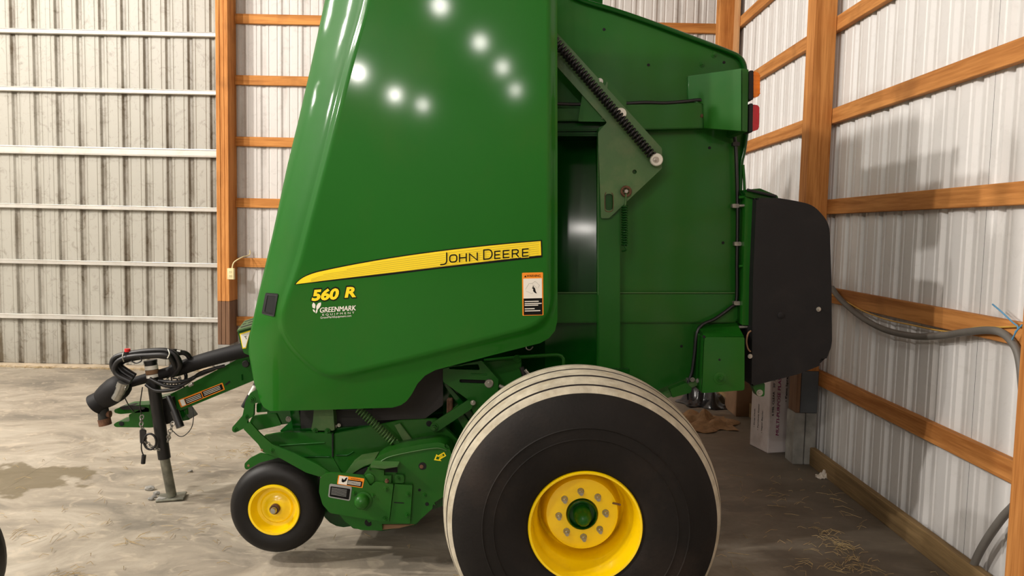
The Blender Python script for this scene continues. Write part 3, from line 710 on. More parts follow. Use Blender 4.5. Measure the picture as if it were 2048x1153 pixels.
# linkage plates
up_ = plate('pivot_plate', rnd([(1180, 145), (1204, 145), (1218, 163), (1253, 203), (1251, 240), (1230, 244), (1156, 243), (1166, 180)], 3), 3.715, .008, 'green', b, bev=.002)
slot = rnd([(1210, 388), (1226, 388), (1226, 421), (1210, 421)], 8, 6)
arm = plate('tension_arm_plate', rnd([(1095, 45), (1324, 297), (1324, 337), (1218, 437), (1202, 437), (1196, 265), (1214, 245), (1095, 112)], 3), 3.70, .012, 'green_dusty', b,
            holes=[slot, circ(1269, 344, 4.5, n=14)], label='dusty green gusset plate')
plate('plate_backing', rnd([(1205, 270), (1300, 310), (1290, 350), (1230, 430), (1205, 430)], 3), 3.716, .01, 'deep', b)
tube('plate_edge', [(1212, 385, 3.699), (1210, 392, 3.699), (1210, 417, 3.699), (1213, 423, 3.699), (1222, 423, 3.699), (1226, 417, 3.699), (1226, 392, 3.699), (1223, 386, 3.699)], .0018, 'rust', arm)
sa, sb = P(1100, 70, 3.655), P(1304, 311, 3.655)
sp = coil('tension_spring', sa, sb, .0185, 40, .0058, 'hose', b, label='long black coil spring')
bm = bmesh.new(); tube_bm(bm, [sa, sb], .007, 10); link('spring_rod', finish(bm, 50), 'black', sp)
disc('spring_washer', 1312, 320, 3.68, 12.5, .02, 'whitew', b, label='white washer'); bolt(1312, 320, 3.66, 6.5, 'steel', b)
disc('spring_washer', 1241, 228, 3.70, 11, .016, 'whitew', b, label='white washer'); bolt(1241, 228, 3.684, 5.5, 'steel', b)
bolt(1200, 163, 3.715, 6.5, 'steel', b)
plate('plate_rib', [(1208, 180), (1213, 163), (1216, 165), (1208, 238), (1203, 238)], 3.705, .02, 'green_dusty', b)
# rusty ring knob and return spring
kb = P(1252, 383, 3.685); rr = 9*3.685/F
tube('ring_knob', [kb + Vector((rr*math.cos(a), 0, rr*math.sin(a))) for a in [i*math.pi/10 for i in range(20)]], .006, 'rust', b, smooth=False, closed=True, px=False, label='rusty round knob')
for a in range(5): tube('knob_spoke', [kb, kb + Vector((rr*math.cos(a*1.257), 0, rr*math.sin(a*1.257)))], .003, 'rust', b, smooth=False, px=False)
disc('knob_hub', 1252, 383, 3.69, 4, .012, 'zinc', b)
tube('eye_bolt', [(1252, 388, 3.68), (1251, 405, 3.68), (1250, 412, 3.68)], .004, 'green_dusty', b)
coil('return_spring', P(1249, 412, 3.68), P(1249, 492, 3.68), .013, 16, .0036, 'deep', b, label='dark green coil spring')
tube('spring_hook', [(1249, 492, 3.68), (1252, 500, 3.68), (1244, 503, 3.70)], .004, 'deep', b)
# rear strip, lower box, shield
plate('rear_strip', rnd([(1491, 392), (1512, 398), (1505, 651), (1484, 651)], 2), 3.72, .12, 'green', b, bev=.004, label='bright green upright strip')
for y, k in ((395, 0), (412, 1), (533, 0), (655, 1)): tube('hinge_pin', [(1478, y, 3.74), (1496, y-1, 3.74)], .007, 'zinc' if k else 'green', b, smooth=False)
lb = plate('lower_box', rnd([(1409, 675), (1489, 675), (1489, 781), (1404, 787)], 2), 3.60, .24, 'green', b, bev=.005, label='green folded steel box')
bm = bmesh.new(); q = [P(1396, 652, 3.79), P(1473, 646, 3.79), P(1488, 674, 3.602), P(1410, 675, 3.602)]
vs = [bm.verts.new(v) for v in q] + [bm.verts.new(v + Vector((0, .02, -.012))) for v in q]
for f in ((0, 1, 2, 3), (7, 6, 5, 4), (0, 4, 5, 1), (1, 5, 6, 2), (2, 6, 7, 3), (3, 7, 4, 0)): bm.faces.new([vs[i] for i in f])
link('box_top', finish(bm), 'green', lb)
bm = bmesh.new(); q = [P(1395, 654, 3.79), P(1408, 676, 3.602), P(1403, 787, 3.602), P(1395, 765, 3.79)]
vs = [bm.verts.new(v) for v in q] + [bm.verts.new(v + Vector((.008, .02, 0))) for v in q]
for f in ((0, 1, 2, 3), (7, 6, 5, 4), (0, 4, 5, 1), (1, 5, 6, 2), (2, 6, 7, 3), (3, 7, 4, 0)): bm.faces.new([vs[i] for i in f])
link('box_side', finish(bm), 'green', lb)
disc('boss', 1440, 757, 3.60, 13, .004, 'green', lb); bolt(1440, 757, 3.596, 8, 'green', lb, th=.014)
disc('drilled_hole', 1439, 720, 3.5995, 2.4, .001, 'hole', lb, sides=12); disc('drilled_hole', 1408, 674, 3.5995, 3, .001, 'hole', lb, sides=12)
plate('bottom_flange', [(1310, 796), (1395, 763), (1399, 770), (1340, 795), (1315, 806)], 3.70, .12, 'green_dusty', b)
plate('bottom_bracket', rnd([(1340, 779), (1372, 766), (1384, 776), (1382, 786), (1345, 796)], 2), 3.68, .05, 'green', b)
for x, y in ((1385, 760), (1396, 762)): bolt(x, y, 3.69, 5, 'zinc', b)
shp = rnd([(1513, 396), (1555, 396), (1591, 402), (1627, 410, 20), (1659, 446, 20), (1663, 560), (1664, 690, 12), (1650, 728, 18), (1597, 749), (1503, 773), (1506, 560)], 4)
sh = plate('rear_shield', shp, 3.66, 1.45, 'black', b, bev=.02, label='dark fabric-textured plastic rear shield')
bolt(1637, 619, 3.66, 5, 'steel', sh); disc('shield_dimple', 1562, 631, 3.66, 7, .004, 'black', sh, dome=.002); bolt(1500, 713, 3.655, 5, 'steel', sh)
tube('hub_ring', [(1502, 662, 3.65), (1496, 668, 3.65), (1493, 684, 3.65), (1496, 698, 3.65), (1501, 704, 3.65)], .004, 'card', sh)
plate('shield_bracket', rnd([(1488, 380), (1520, 377), (1556, 392), (1556, 398), (1512, 398), (1492, 393)], 2), 3.70, .08, 'deep', sh)
tube('shield_strut', [(1494, 380, 3.68), (1520, 386, 3.68), (1552, 393, 3.68)], .007, 'black', sh, smooth=False)
plate('shield_latch', rnd([(1505, 772), (1530, 766), (1529, 794), (1514, 793)], 4), 3.72, .05, 'green', sh)
bolt(1519, 786, 3.72, 7, 'steel', sh)
# ---- parts between the panel and the tyre
tube('grab_rail', [(968, 722, 3.7), (1030, 716, 3.7), (1100, 711, 3.7), (1118, 711, 3.7), (1126, 717, 3.7), (1127, 728, 3.7), (1127, 760, 3.7)], .0085, 'green', b)
bolt(1034, 718, 3.69, 8, 'green', b); tube('clip', [(1052, 690, 3.66), (1053, 698, 3.66), (1060, 700, 3.66), (1066, 694, 3.66)], .003, 'zinc', b)
plate('frame_plate', [(964, 726), (1043, 718), (1043, 790), (1010, 820), (985, 770)], 3.72, .02, 'green', b)
plate('frame_plate', [(886, 740), (1000, 740), (1020, 860), (960, 1000), (905, 900), (886, 830)], 3.80, .05, 'deep', b)
s1 = rnd([(898, 733), (957, 729), (960, 741), (898, 739)], 4); s2 = rnd([(919, 759), (973, 761), (973, 768), (919, 766)], 3)
slp = plate('slotted_plate', rnd([(886, 738), (963, 722), (997, 760), (996, 781), (972, 840), (948, 830), (936, 800), (886, 764)], 2), 3.64, .01, 'green', b, holes=[s1, s2], label='green slotted adjuster plate')
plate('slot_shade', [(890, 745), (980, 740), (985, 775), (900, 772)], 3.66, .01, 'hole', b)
tube('plate_ridge', [(942, 749, 3.64), (974, 750, 3.64)], .004, 'green', slp, smooth=False)
disc('spring_washer', 978, 767, 3.64, 9, .012, 'steel', b); bolt(978, 767, 3.628, 5, 'steel', b)
bolt(946, 806, 3.60, 5.5, 'steel', b, th=.016)
tube('pivot_pin', [(998, 772, 3.66), (1010, 777, 3.66)], .009, 'zinc', b, smooth=False)
tube('hose_fitting', [(1050, 740, 3.62), (1058, 750, 3.62)], .008, 'steel', b, smooth=False)
tube('hydraulic_hose', [(1043, 735, 3.68), (1050, 760, 3.68), (1040, 790, 3.68)], .012, 'hose', b)
lk = plate('link_bar', rnd([(862, 848), (937, 800), (946, 806), (944, 818), (875, 864), (864, 862)], 4), 3.60, .014, 'green', b, bev=.003, label='green link bar')
bolt(869, 855, 3.60, 9, 'green', b, th=.02)
plate('brace', [(886, 768), (892, 766), (965, 850), (955, 862)], 3.70, .03, 'deep', b)
plate('brace', [(905, 820), (916, 812), (960, 880), (945, 890)], 3.68, .03, 'green', b)
box('bearing_block', tuple(P(893, 830, 3.72)), tuple(P(905, 800, 3.72) + Vector((0, .05, 0))), 'rust', b, .004)
flap = plate('rubber_flap', rnd([(886, 730), (886, 811), (850, 838), (745, 842), (745, 800), (800, 790), (830, 735)], 2), 3.66, .012, 'flap', b, label='dark rubber flap under the panel')
# ---- pickup
pk = plate('pickup_frame', rnd([(526, 873), (573, 865), (664, 868), (664, 913), (690, 960), (600, 942), (540, 906), (526, 890)], 3), 3.64, .03, 'green', b, label='green pickup side frame')
plate('pickup_frame', rnd([(667, 869), (735, 856), (801, 842), (872, 839), (905, 870), (935, 900), (900, 960), (700, 965), (667, 930)], 3), 3.645, .03, 'green', b)
plate('pickup_crossbeam', [(560, 862), (900, 845), (900, 960), (600, 940)], 3.70, 1.3, 'deep', b)
tube('frame_rib', [(559, 892, 3.64), (600, 889, 3.64), (650, 886, 3.64)], .005, 'green', pk, smooth=False)
tube('frame_rib', [(556, 913, 3.64), (660, 914, 3.64)], .005, 'deep', pk, smooth=False)
tube('frame_rib', [(672, 911, 3.645), (695, 911, 3.645), (708, 904, 3.645)], .005, 'deep', pk, smooth=False)
tube('frame_rib', [(665.5, 868, 3.63), (665.5, 914, 3.63)], .004, 'hole', pk, smooth=False)
plate('lift_bracket', rnd([(628, 818), (666, 818), (669, 862), (622, 862), (626, 842)], 2), 3.66, .12, 'green_dusty', b, bev=.005)
for x in (630, 655): bolt(x, 863, 3.655, 6, 'green', b)
bolt(671, 853, 3.70, 4, 'steel', b); bolt(678, 851, 3.70, 4, 'steel', b)
plate('support_leg', [(578, 810), (596, 810), (604, 862), (586, 862)], 3.72, .05, 'deep', b)
plate('front_frame', [(534, 815), (620, 815), (622, 862), (600, 862), (597, 845), (563, 850), (534, 830)], 3.95, .03, 'deep', b)
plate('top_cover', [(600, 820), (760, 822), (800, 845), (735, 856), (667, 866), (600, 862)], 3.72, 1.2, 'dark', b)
fs = coil('float_spring', P(716, 818, 3.58), P(789, 886, 3.58), .018, 16, .0042, 'green_dusty', b, label='green float spring')
plate('spring_anchor', rnd([(783, 884), (794, 880), (812, 897), (800, 900)], 2), 3.58, .02, 'green', fs)
plate('spring_strap', [(789, 852), (800, 848), (827, 884), (812, 893)], 3.62, .012, 'green_dusty', b)
bolt(834, 878, 3.64, 5, 'green', b); disc('drilled_hole', 858, 848, 3.6445, 6, .001, 'hole', b, sides=14)
# lever linkage at the front
plate('lift_arm', rnd([(485, 857), (499, 844, 4), (520, 868), (545, 890), (596, 911), (636, 930), (662, 947), (652, 958), (612, 946), (560, 917), (525, 905), (517, 890)], 4), 3.50, .012, 'green', b, label='green curved lift arm')
plate('arm_tab', rnd([(489, 928), (500, 917), (520, 907), (562, 915), (520, 926), (494, 941), (489, 938)], 3), 3.53, .012, 'green', b)
bolt(543, 902, 3.50, 6, 'green', b); disc('drilled_hole', 524, 901, 3.4995, 2.5, .001, 'card', b, sides=10); disc('drilled_hole', 497, 932, 3.5295, 2.6, .001, 'card', b, sides=10)
plate('bell_crank', rnd([(462, 858, 5), (485, 832), (491, 803), (501, 786), (516, 779), (530, 788), (530, 806), (508, 807), (507, 833), (494, 841), (496, 853), (472, 866, 5)], 3), 3.56, .02, 'green', b, label='green bell crank')
for x, y, r in ((470, 860, 6), (492, 834, 5.5), (503, 799, 8)): bolt(x, y, 3.56, r, 'green', b)
plate('crank_link', rnd([(505, 833), (552, 828), (563, 851), (508, 863), (496, 852)], 3), 3.60, .02, 'green', b)
plate('crank_link', rnd([(513, 808), (540, 808), (540, 824), (513, 826)], 2), 3.62, .05, 'deep', b)
bolt(577, 839, 3.71, 6, 'steel', b)
tube('gas_strut', [(487, 815, 3.95), (513, 768, 3.95)], .014, 'hose', b, smooth=False); tube('strut_sticker', [(500, 791, 3.93), (510, 773, 3.93)], .012, 'white_decal', b, smooth=False)
# belt guard (arc cover), with rolled lip
gu = rnd([(743, 927), (762, 911), (785, 901), (840, 890), (878, 885, 8), (897, 892, 8), (910, 930), (889, 993), (866, 1008), (865, 1018), (831, 1049), (740, 1049), (700, 1000), (735, 940)], 3)
gd = plate('belt_guard', gu, 3.47, .14, 'green', b, bev=.012, label='green belt guard')
disc('drilled_hole', 845, 933, 3.4695, 8, .001, 'hole', gd, sides=18); disc('oval_grommet', 843, 934, 3.4688, 4, .001, 'rust', gd, sides=14)
bm = bmesh.new(); ap = [P(x, y, 3.466) for x, y in ((747, 936), (766, 921), (788, 912), (842, 901), (876, 897), (893, 902))]
tube_bm(bm, smooth_path(ap, 6), .003, 8); link('guard_crease', finish(bm, 50), 'green_dusty', gd)
aw = [(868, 921), (873, 909), (876, 912), (888, 905), (892.5, 912.5), (880, 920), (883, 923)]
aw_i = [(871.5, 919.2), (874.2, 912.8), (876.2, 914.7), (887, 907.8), (889.6, 911.7), (877.3, 919), (878.8, 920.6)]
plate('arrow_decal', aw, 3.4685, .001, 'yellow_decal', gd, holes=[aw_i], label='yellow arrow outline')
for k in (0, 2.4): decal('arrow_decal', [(878+k*.2, 914.5+k), (885+k*.2, 910.3+k), (885.6+k*.2, 911.5+k), (878.6+k*.2, 915.7+k)], lambda x, y: 3.469, 'yellow_decal', gd)
plate('guard_ring', rnd([(690, 948), (701, 933), (716, 922), (752, 916), (743, 928), (728, 933), (712, 943), (700, 951)], 2), 3.5, .1, 'green_dusty', b)
plate('dark_recess', rnd([(700, 952), (714, 942), (735, 935), (768, 938), (768, 962), (700, 960)], 2), 3.52, .02, 'dark', b)
plate('bearing_plate', rnd([(735, 939), (768, 941), (768, 965), (750, 966), (744, 973), (726, 952)], 2), 3.455, .012, 'green', b)
disc('bearing_cap', 739, 958, 3.455, 11, .008, 'green', b); bolt(739, 938, 3.45, 4, 'green', b)
plate('guard_shelf', [(741, 931), (795, 933), (795, 935), (770, 939), (741, 937)], 3.40, .07, 'green_dusty', b)
plate('guard_slot', [(770, 938), (795, 935), (795, 946), (770, 945)], 3.4685, .002, 'hole', b, bev=0)
plate('front_cover', rnd([(640, 957), (650, 949), (663, 947), (690, 949), (728, 953), (741, 974), (750, 965), (787, 969), (778, 1046), (720, 1037), (660, 1027), (645, 1010), (638, 985)], 3), 3.44, .016, 'green', b, label='green pickup end cover')
disc('hub_boss', 727, 1001, 3.44, 18, .008, 'green', b, sides=32); disc('hub_cap', 725, 1002, 3.432, 14.5, .035, 'green', b, dome=.012, sides=32, ang=60, label='domed green hub cap')
for x, y, r in ((746, 992, 5), (708, 987, 5.5), (772, 979, 6), (770, 1039, 6)): bolt(x, y, 3.44, r, 'green', b)
plate('cover_plate', rnd([(789, 969), (825, 971), (820, 1048), (779, 1045)], 2), 3.45, .016, 'green', b); bolt(816, 990, 3.45, 6, 'green', b); bolt(814, 1032, 3.45, 6, 'green', b)
decal('plate_slot', [(788, 1005), (808, 1006), (808, 1008), (788, 1007)], lambda x, y: 3.45, 'hole', b)
bolt(849, 991, 3.47, 5, 'green', b); disc('drilled_hole', 839, 981, 3.4695, 3, .001, 'hole', b, sides=10); disc('drilled_hole', 854, 1009, 3.4695, 4, .001, 'hole', b, sides=12)
plate('tab_plate', [(768, 952), (783, 952), (782, 968), (768, 967)], 3.448, .02, 'green', b); bolt(774, 962, 3.448, 4.5, 'rust', b, washer=False)
plate('tab_plate', rnd([(790, 949), (808, 951), (808, 967), (790, 967)], 3), 3.45, .02, 'green', b); bolt(797, 959, 3.45, 5, 'green', b)
plate('bottom_pan', rnd([(672, 1022), (690, 1044), (705, 1055), (722, 1061), (765, 1062), (763, 1040), (700, 1030)], 2), 3.48, .1, 'green', b)
plate('bottom_pan', rnd([(652, 1022), (672, 1022), (706, 1058), (765, 1063), (832, 1051), (842, 1040), (700, 1000)], 3), 3.56, 1.3, 'deep', b)
disc('drilled_hole', 737, 1046, 3.4795, 8, .001, 'hole', b, sides=14)
plate('packed_chaff', [(766, 1050), (830, 1050), (800, 1057), (764, 1061)], 3.50, .05, 'card', b)
plate('side_gusset', [(845, 1000), (900, 960), (925, 1000), (866, 1020)], 3.53, .02, 'deep', b)
oq = [(677, 951), (729, 958), (725, 977), (674, 969)]; fc = lambda x, y: 3.44
decal('warning_sticker', rnd(oq, 1.5), fc, 'orange_decal', b, label='orange warning sticker')
decal('sticker_field', sub_quad(oq, .04, .06, .38, .94), fc, 'white_decal', b, proud=.0026); decal('sticker_field', sub_quad(oq, .38, .34, .95, .92), fc, 'black_decal', b, proud=.0026)
text('sticker_lettering', 'WARNING', *quad_at(oq, .48, .28), 3.2, -.13, fc, 'black_decal', b, wid=20)
for v in (.46, .6, .74): decal('sticker_print', sub_quad(oq, .4, v, .9, v+.06), fc, 'white_decal', b, proud=.0034)
decal('sticker_drawing', rnd([(684, 957), (688, 961), (692, 956), (695, 956), (692, 963), (686, 966), (683, 964)], 1, 3), fc, 'black_decal', b, proud=.0034)
bq = [(659, 968), (704, 974), (700, 1003), (656, 995)]
decal('info_sticker', rnd(bq, 4), fc, 'grey_decal', b, label='black sticker with a grey border'); decal('sticker_field', rnd(sub_quad(bq, .06, .18, .94, .92), 2), fc, 'black_decal', b, proud=.0026)
for v in (.28, .37, .46, .55, .64, .73): decal('sticker_print', sub_quad(bq, .12, v, .8, v+.028), fc, 'grey_decal', b, proud=.0034)
# pickup reel with tines, low between the ends
c = P(700, 990, 3.9)
reel = lathe('pickup_reel', [(0, .02), (0, .115), (1.1, .115), (1.1, .02)], (c.x, 3.75, c.z), 'deep', b, seg=20)
for k in range(12):
    y = 3.8+k*.09; a = k*.9
    tube('tine', [(c.x, y, c.z), (c.x-.15*math.cos(a), y, c.z+.15*math.sin(a))], .004, 'zinc', b, smooth=False, px=False, sides=6)

# ---- wheels
def big_wheel(ys, sgn, zc):
    t = []
    prof = [(.04, .2095, 0), (.002, .213, 0), (-.008, .226, 0), (-.016, .25, 0), (-.024, .30, 0), (-.026, .335, 0), (-.029, .338, 0), (-.027, .341, 0), (-.026, .376, 0), (-.029, .379, 0), (-.025, .382, 0), (-.016, .42, 0), (0, .458, 0), (.018, .481, 0), (.033, .495, 1),
            (.048, .508, 1), (.067, .516, 2), (.068, .505, 2), (.077, .507, 2), (.078, .52, 1), (.1, .527, 1), (.143, .5365, 2), (.145, .524, 2), (.159, .526, 2), (.161, .539, 1), (.2, .543, 1), (.237, .546, 2), (.239, .533, 2), (.249, .533, 2), (.251, .547, 1), (.31, .548, 1),
            (.334, .5465, 2), (.336, .533, 2), (.346, .532, 2), (.348, .545, 1), (.39, .539, 1), (.424, .5325, 2), (.426, .52, 2), (.438, .518, 2), (.44, .528, 1), (.48, .512, 1), (.515, .49, 0), (.55, .43, 0), (.565, .34, 0), (.555, .26, 0), (.51, .2095, 0)]
    mm = [p[2] for p in prof[:-1]]; prof = [(p[0], p[1]) for p in prof]
    P2 = [(sgn*o, r) for o, r in prof]
    tire = lathe('tire', P2, (AX, ys, zc), ('rubber', 'tread', 'groove'), b, seg=160, ang=28, mats=mm, open_=True, label='wide dusty tire with ribbed tread')
    lz = world_loc(tire).z
    for v in tire.data.vertices: v.co.z = max(v.co.z, .003-lz)          # squashed flat where it carries the weight
    rp = [(.03, .207), (-.002, .213), (-.006, .208), (-.004, .2), (.012, .193), (.03, .19), (.06, .186), (.08, .186), (.1, .176), (.13, .168), (.26, .165), (.262, .145), (.262, .158), (.262, .158)]
    rim = lathe('rim', [(sgn*o, r) for o, r in [(.03, .2085), (-.002, .2125), (-.008, .209), (-.006, .202), (.016, .196), (.05, .19), (.085, .187), (.10, .178), (.14, .171), (.30, .170), (.305, .175)]], (AX, ys, zc), 'yellow', tire, seg=96, ang=40, open_=True, label='bright yellow rim')
    # disc: dished centre with hub opening
    lathe('rim_disc', [(sgn*o, r) for o, r in [(.215, .1705), (.208, .16), (.19, .152), (.152, .146), (.135, .138), (.133, .125), (.133, .0625), (.137, .06), (.15, .058)]], (AX, ys, zc), 'yellow', tire, seg=72, ang=25, open_=True)
    hb = lathe('hub', [(sgn*o, r) for o, r in [(.14, .0585), (.118, .0565), (.115, .052), (.12, .05), (.17, .048), (.17, .001)]], (AX, ys, zc), 'deep', tire, seg=40, ang=30, label='dark green hub')
    lathe('hub_cap', [(sgn*o, r) for o, r in [(.17, .034), (.10, .034), (.095, .03), (.085, .029), (.066, .024), (.056, .014), (.053, .0001)]], (AX, ys, zc), 'green', tire, seg=36, ang=50)
    for k in range(8):
        a = R_(-5+45*k); cx, cz = AX+.0905*math.sin(a), zc+.0905*math.cos(a)
        bm = bmesh.new()
        for n, r, y0, y1 in ((16, .0135, .133, .129), (6, .0115, .129, .112), (12, .0075, .112, .098)):
            A = [bm.verts.new((cx + r*math.cos(2*math.pi*i/n), ys+sgn*y0, cz + r*math.sin(2*math.pi*i/n))) for i in range(n)]
            B = [bm.verts.new((cx + r*.92*math.cos(2*math.pi*i/n), ys+sgn*y1, cz + r*.92*math.sin(2*math.pi*i/n))) for i in range(n)]
            for i in range(n): bm.faces.new((A[i], A[(i+1) % n], B[(i+1) % n], B[i]))
            bm.faces.new(B); bm.faces.new(A[::-1])
        link('lug_nut', finish(bm, 30), 'steel', tire)
    if sgn > 0:
        v0 = Vector((AX+.118, ys+.135, zc+.045)); tube('valve_stem', [v0, v0+Vector((.012, -.03, .008)), v0+Vector((.02, -.05, .012))], .004, 'card', tire, px=False)
    return tire
ZW = .51
big_wheel(2.765, 1, ZW); big_wheel(4.45*2-2.765, -1, ZW)
lathe('axle', [(0, .045), (2.0, .045)], (AX, 3.35, ZW), 'deep', b, seg=20)
plate('axle_bracket', [(1100, 740), (1260, 740), (1230, 1000), (1130, 1000)], 3.55, .05, 'deep', b)
# pickup gauge wheels
def gauge(ys, sgn, cxz):
    c = (cxz[0], ys, cxz[1]); pr = [(.02, .116), (.002, .122), (-.009, .15), (-.006, .18), (.008, .201), (.028, .214), (.055, .219), (.10, .219), (.13, .214), (.152, .2), (.166, .175), (.168, .14), (.145, .116)]
    t = lathe('gauge_tire', [(sgn*o, r) for o, r in pr], c, 'rubber_clean', b, seg=72, ang=50, open_=True, label='small smooth black gauge tire')
    lathe('rim', [(sgn*o, r) for o, r in [(.03, .117), (-.001, .1215), (-.006, .118), (-.005, .109), (.008, .104), (.03, .1), (.042, .092), (.044, .078), (.036, .07), (.036, .055), (.028, .045), (.024, .03), (.024, .02), (.03, .018)]], c, 'yellow', t, seg=60, ang=45, open_=True, label='small yellow rim')
    lathe('hub_tube', [(sgn*o, r) for o, r in [(.04, .023), (.004, .023), (.002, .02), (.004, .016)]], c, 'rust', t, seg=24, open_=True)
    lathe('axle_stub', [(sgn*o, r) for o, r in [(.03, .0155), (-.01, .0155), (-.018, .012), (-.019, .0001)]], c, 'steel', t, seg=20)
ga, gb, gc, gd_ = P(458, 1017, 3.56), P(549, 1110, 3.56), P(549, 1012, 3.52), P(560, 916, 3.58)
gauge(3.50, 1, (P(548, 1018, 3.50).x, P(548, 1021, 3.50).z))
gauge(8.9-3.50, -1, (P(548, 1018, 3.50).x, P(548, 1021, 3.50).z))
plate('wheel_arm', rnd([(560, 935), (640, 948), (630, 1030), (550, 1030)], 6), 3.68, .02, 'deep', b)

# ---- far side of the machine, mirrored
def fplate(name, pts, Y, yf, th, m):
    o = plate(name, pts, Y, th, m, b); o.location.y = yf - b.location.y; return o
fplate('side_panel', [tuple(p) for p in OUT], 3.42, 5.50, .03, 'panel')
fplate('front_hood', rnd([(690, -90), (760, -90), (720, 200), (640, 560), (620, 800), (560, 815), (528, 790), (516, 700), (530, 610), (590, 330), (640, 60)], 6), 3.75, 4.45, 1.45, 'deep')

# ---- drawbar
TY = 4.38
tg = plate('drawbar', rnd([(339, 790), (500, 706), (560, 690), (580, 760), (512, 760), (361, 822), (345, 818)], 2), TY, .14, 'green', b, bev=.005, label='green drawbar beam')
dq = [(356, 801), (445, 766), (450, 780), (362, 816)]; tf = lambda x, y: TY
decal('warning_sticker', rnd(dq, 1.5), tf, 'orange_decal', b, label='orange warning sticker on the drawbar')
decal('sticker_field', sub_quad(dq, .03, .1, .12, .9), tf, 'white_decal', b, proud=.0026); decal('sticker_field', sub_quad(dq, .13, .18, .5, .9), tf, 'black_decal', b, proud=.0026); decal('sticker_field', sub_quad(dq, .52, .12, .97, .86), tf, 'black_decal', b, proud=.0026)
for v in (.3, .5, .7): decal('sticker_print', sub_quad(dq, .15, v, .48, v+.07), tf, 'white_decal', b, proud=.0036); decal('sticker_print', sub_quad(dq, .55, v-.06, .92, v+.01), tf, 'white_decal', b, proud=.0036)
disc('drawbar_pin', 492, 728, TY, 7, .012, 'dark', b); bolt(499, 722, TY, 4, 'green', b)
plate('drawbar_slot', rnd([(449, 770), (459, 762), (461, 765), (452, 772)], 1), TY-.001, .002, 'hole', b, bev=0)
plate('drawbar_clip', [(482, 750), (485, 749), (486, 761), (483, 762)], TY-.006, .006, 'deep', b)
plate('drawbar', rnd([(300, 800), (345, 790), (380, 840), (300, 855)], 3), TY+.03, .12, 'deep', b)
hc = plate('hitch_clevis', rnd([(257, 830), (300, 812), (310, 800), (312, 855), (300, 856), (230, 855, 5), (226, 850, 4), (235, 844), (260, 844)], 3), TY+.0, .11, 'green', b, label='green hitch clevis')
plate('clevis_top', rnd([(228, 820, 4), (250, 812), (300, 810), (300, 824), (240, 829, 4), (228, 826, 4)], 2), TY+.0, .11, 'green', hc)
plate('clevis_plate', rnd([(238, 815), (262, 811), (290, 816), (288, 820), (243, 820)], 2), TY-.01, .06, 'dark', hc)
disc('clevis_eye', 243, 848, TY-.001, 5, .002, 'hole', hc, sides=14)
plate('mount_block', rnd([(318, 800), (344, 795), (352, 845), (330, 850), (318, 840)], 3), TY-.035, .09, 'dark', b)
# power shaft
tube('drive_shaft', [(262, 766, 4.30), (300, 755, 4.30), (340, 744, 4.30), (352, 740, 4.30), (420, 718, 4.30), (520, 693, 4.30)], [.026, .028, .03, .040, .042, .044], 'black', b, n=4, sides=20, label='black plastic-covered drive shaft')
# bell guard
ba, bb = P(256, 761, 4.27), P(188, 812, 4.27); ax_ = (bb-ba).normalized()
bm = bmesh.new(); tube_bm(bm, [ba + ax_*t for t in (0, .012, .03, .055, .09, .14, .18, .188, .2, .235, .238, .2)], [.02, .042, .058, .068, .072, .068, .06, .055, .058, .064, .054, .05], 28, caps=True)
sg = link('shaft_guard', finish(bm, 40), 'black', b, label='black bell shaped shaft guard')
tube('shaft_yoke', [(203, 806, 4.27), (207, 826, 4.27), (208, 840, 4.27)], .03, 'dark', b, smooth=False, sides=14); tube('shaft_yoke', [(208, 838, 4.27), (211, 851, 4.27)], .034, 'rust', b, smooth=False, sides=12)
tube('shaft_yoke', [(201, 829, 4.27), (221, 829, 4.27)], .02, 'rust', b, smooth=False, sides=12)
for (a, c_, r) in (((247, 766, 4.17), (243, 777, 4.17), .030), ((243, 777, 4.17), (238, 788, 4.17), .026), ((238, 788, 4.17), (231, 799, 4.17), .024)):
    tube('hose_coupler', [a, c_], r, 'steel', b, smooth=False, sides=16, label='chrome hydraulic coupler')
tube('hose_coupler', [(236, 770, 4.17), (254, 776, 4.17)], .02, 'steel', b, smooth=False, sides=14)
# hoses
hs = [[(257, 762, 4.2), (232, 746, 4.2), (224, 728, 4.2), (233, 714, 4.2), (262, 707, 4.2), (300, 702, 4.2), (335, 702, 4.2), (352, 712, 4.2), (360, 730, 4.22), (352, 746, 4.26)],
      [(266, 758, 4.22), (242, 742, 4.22), (233, 728, 4.22), (241, 718, 4.22), (270, 711, 4.22), (305, 707, 4.22), (338, 707, 4.22), (350, 718, 4.22), (357, 736, 4.24), (345, 752, 4.28)],
      [(262, 764, 4.18), (236, 751, 4.18), (229, 738, 4.18), (238, 722, 4.18), (262, 714, 4.18), (298, 711, 4.18), (334, 711, 4.18), (345, 722, 4.2), (352, 738, 4.24)],
      [(270, 752, 4.24), (248, 738, 4.24), (240, 730, 4.24), (250, 722, 4.24), (275, 716, 4.24), (312, 712, 4.24), (336, 714, 4.24), (362, 706, 4.26), (375, 710, 4.28), (382, 722, 4.3)],
      [(320, 704, 4.2), (350, 702, 4.24), (368, 706, 4.28), (380, 716, 4.3), (383, 728, 4.34)]]
for i, h in enumerate(hs): tube('hydraulic_hose', h, .0145 if i < 4 else .011, 'hose', b, label='black hydraulic hose')
for h in ([(300, 758, 4.24), (330, 772, 4.22), (360, 772, 4.24), (385, 758, 4.26), (405, 745, 4.3), (450, 732, 4.34)], [(318, 762, 4.25), (345, 765, 4.22), (372, 762, 4.24), (395, 752, 4.28), (430, 738, 4.34)], [(292, 770, 4.24), (312, 782, 4.22), (345, 780, 4.22), (366, 770, 4.25), (372, 752, 4.3), (362, 735, 4.3)]):
    tube('hydraulic_hose', h, .010, 'hose', b, label='black hydraulic hose')
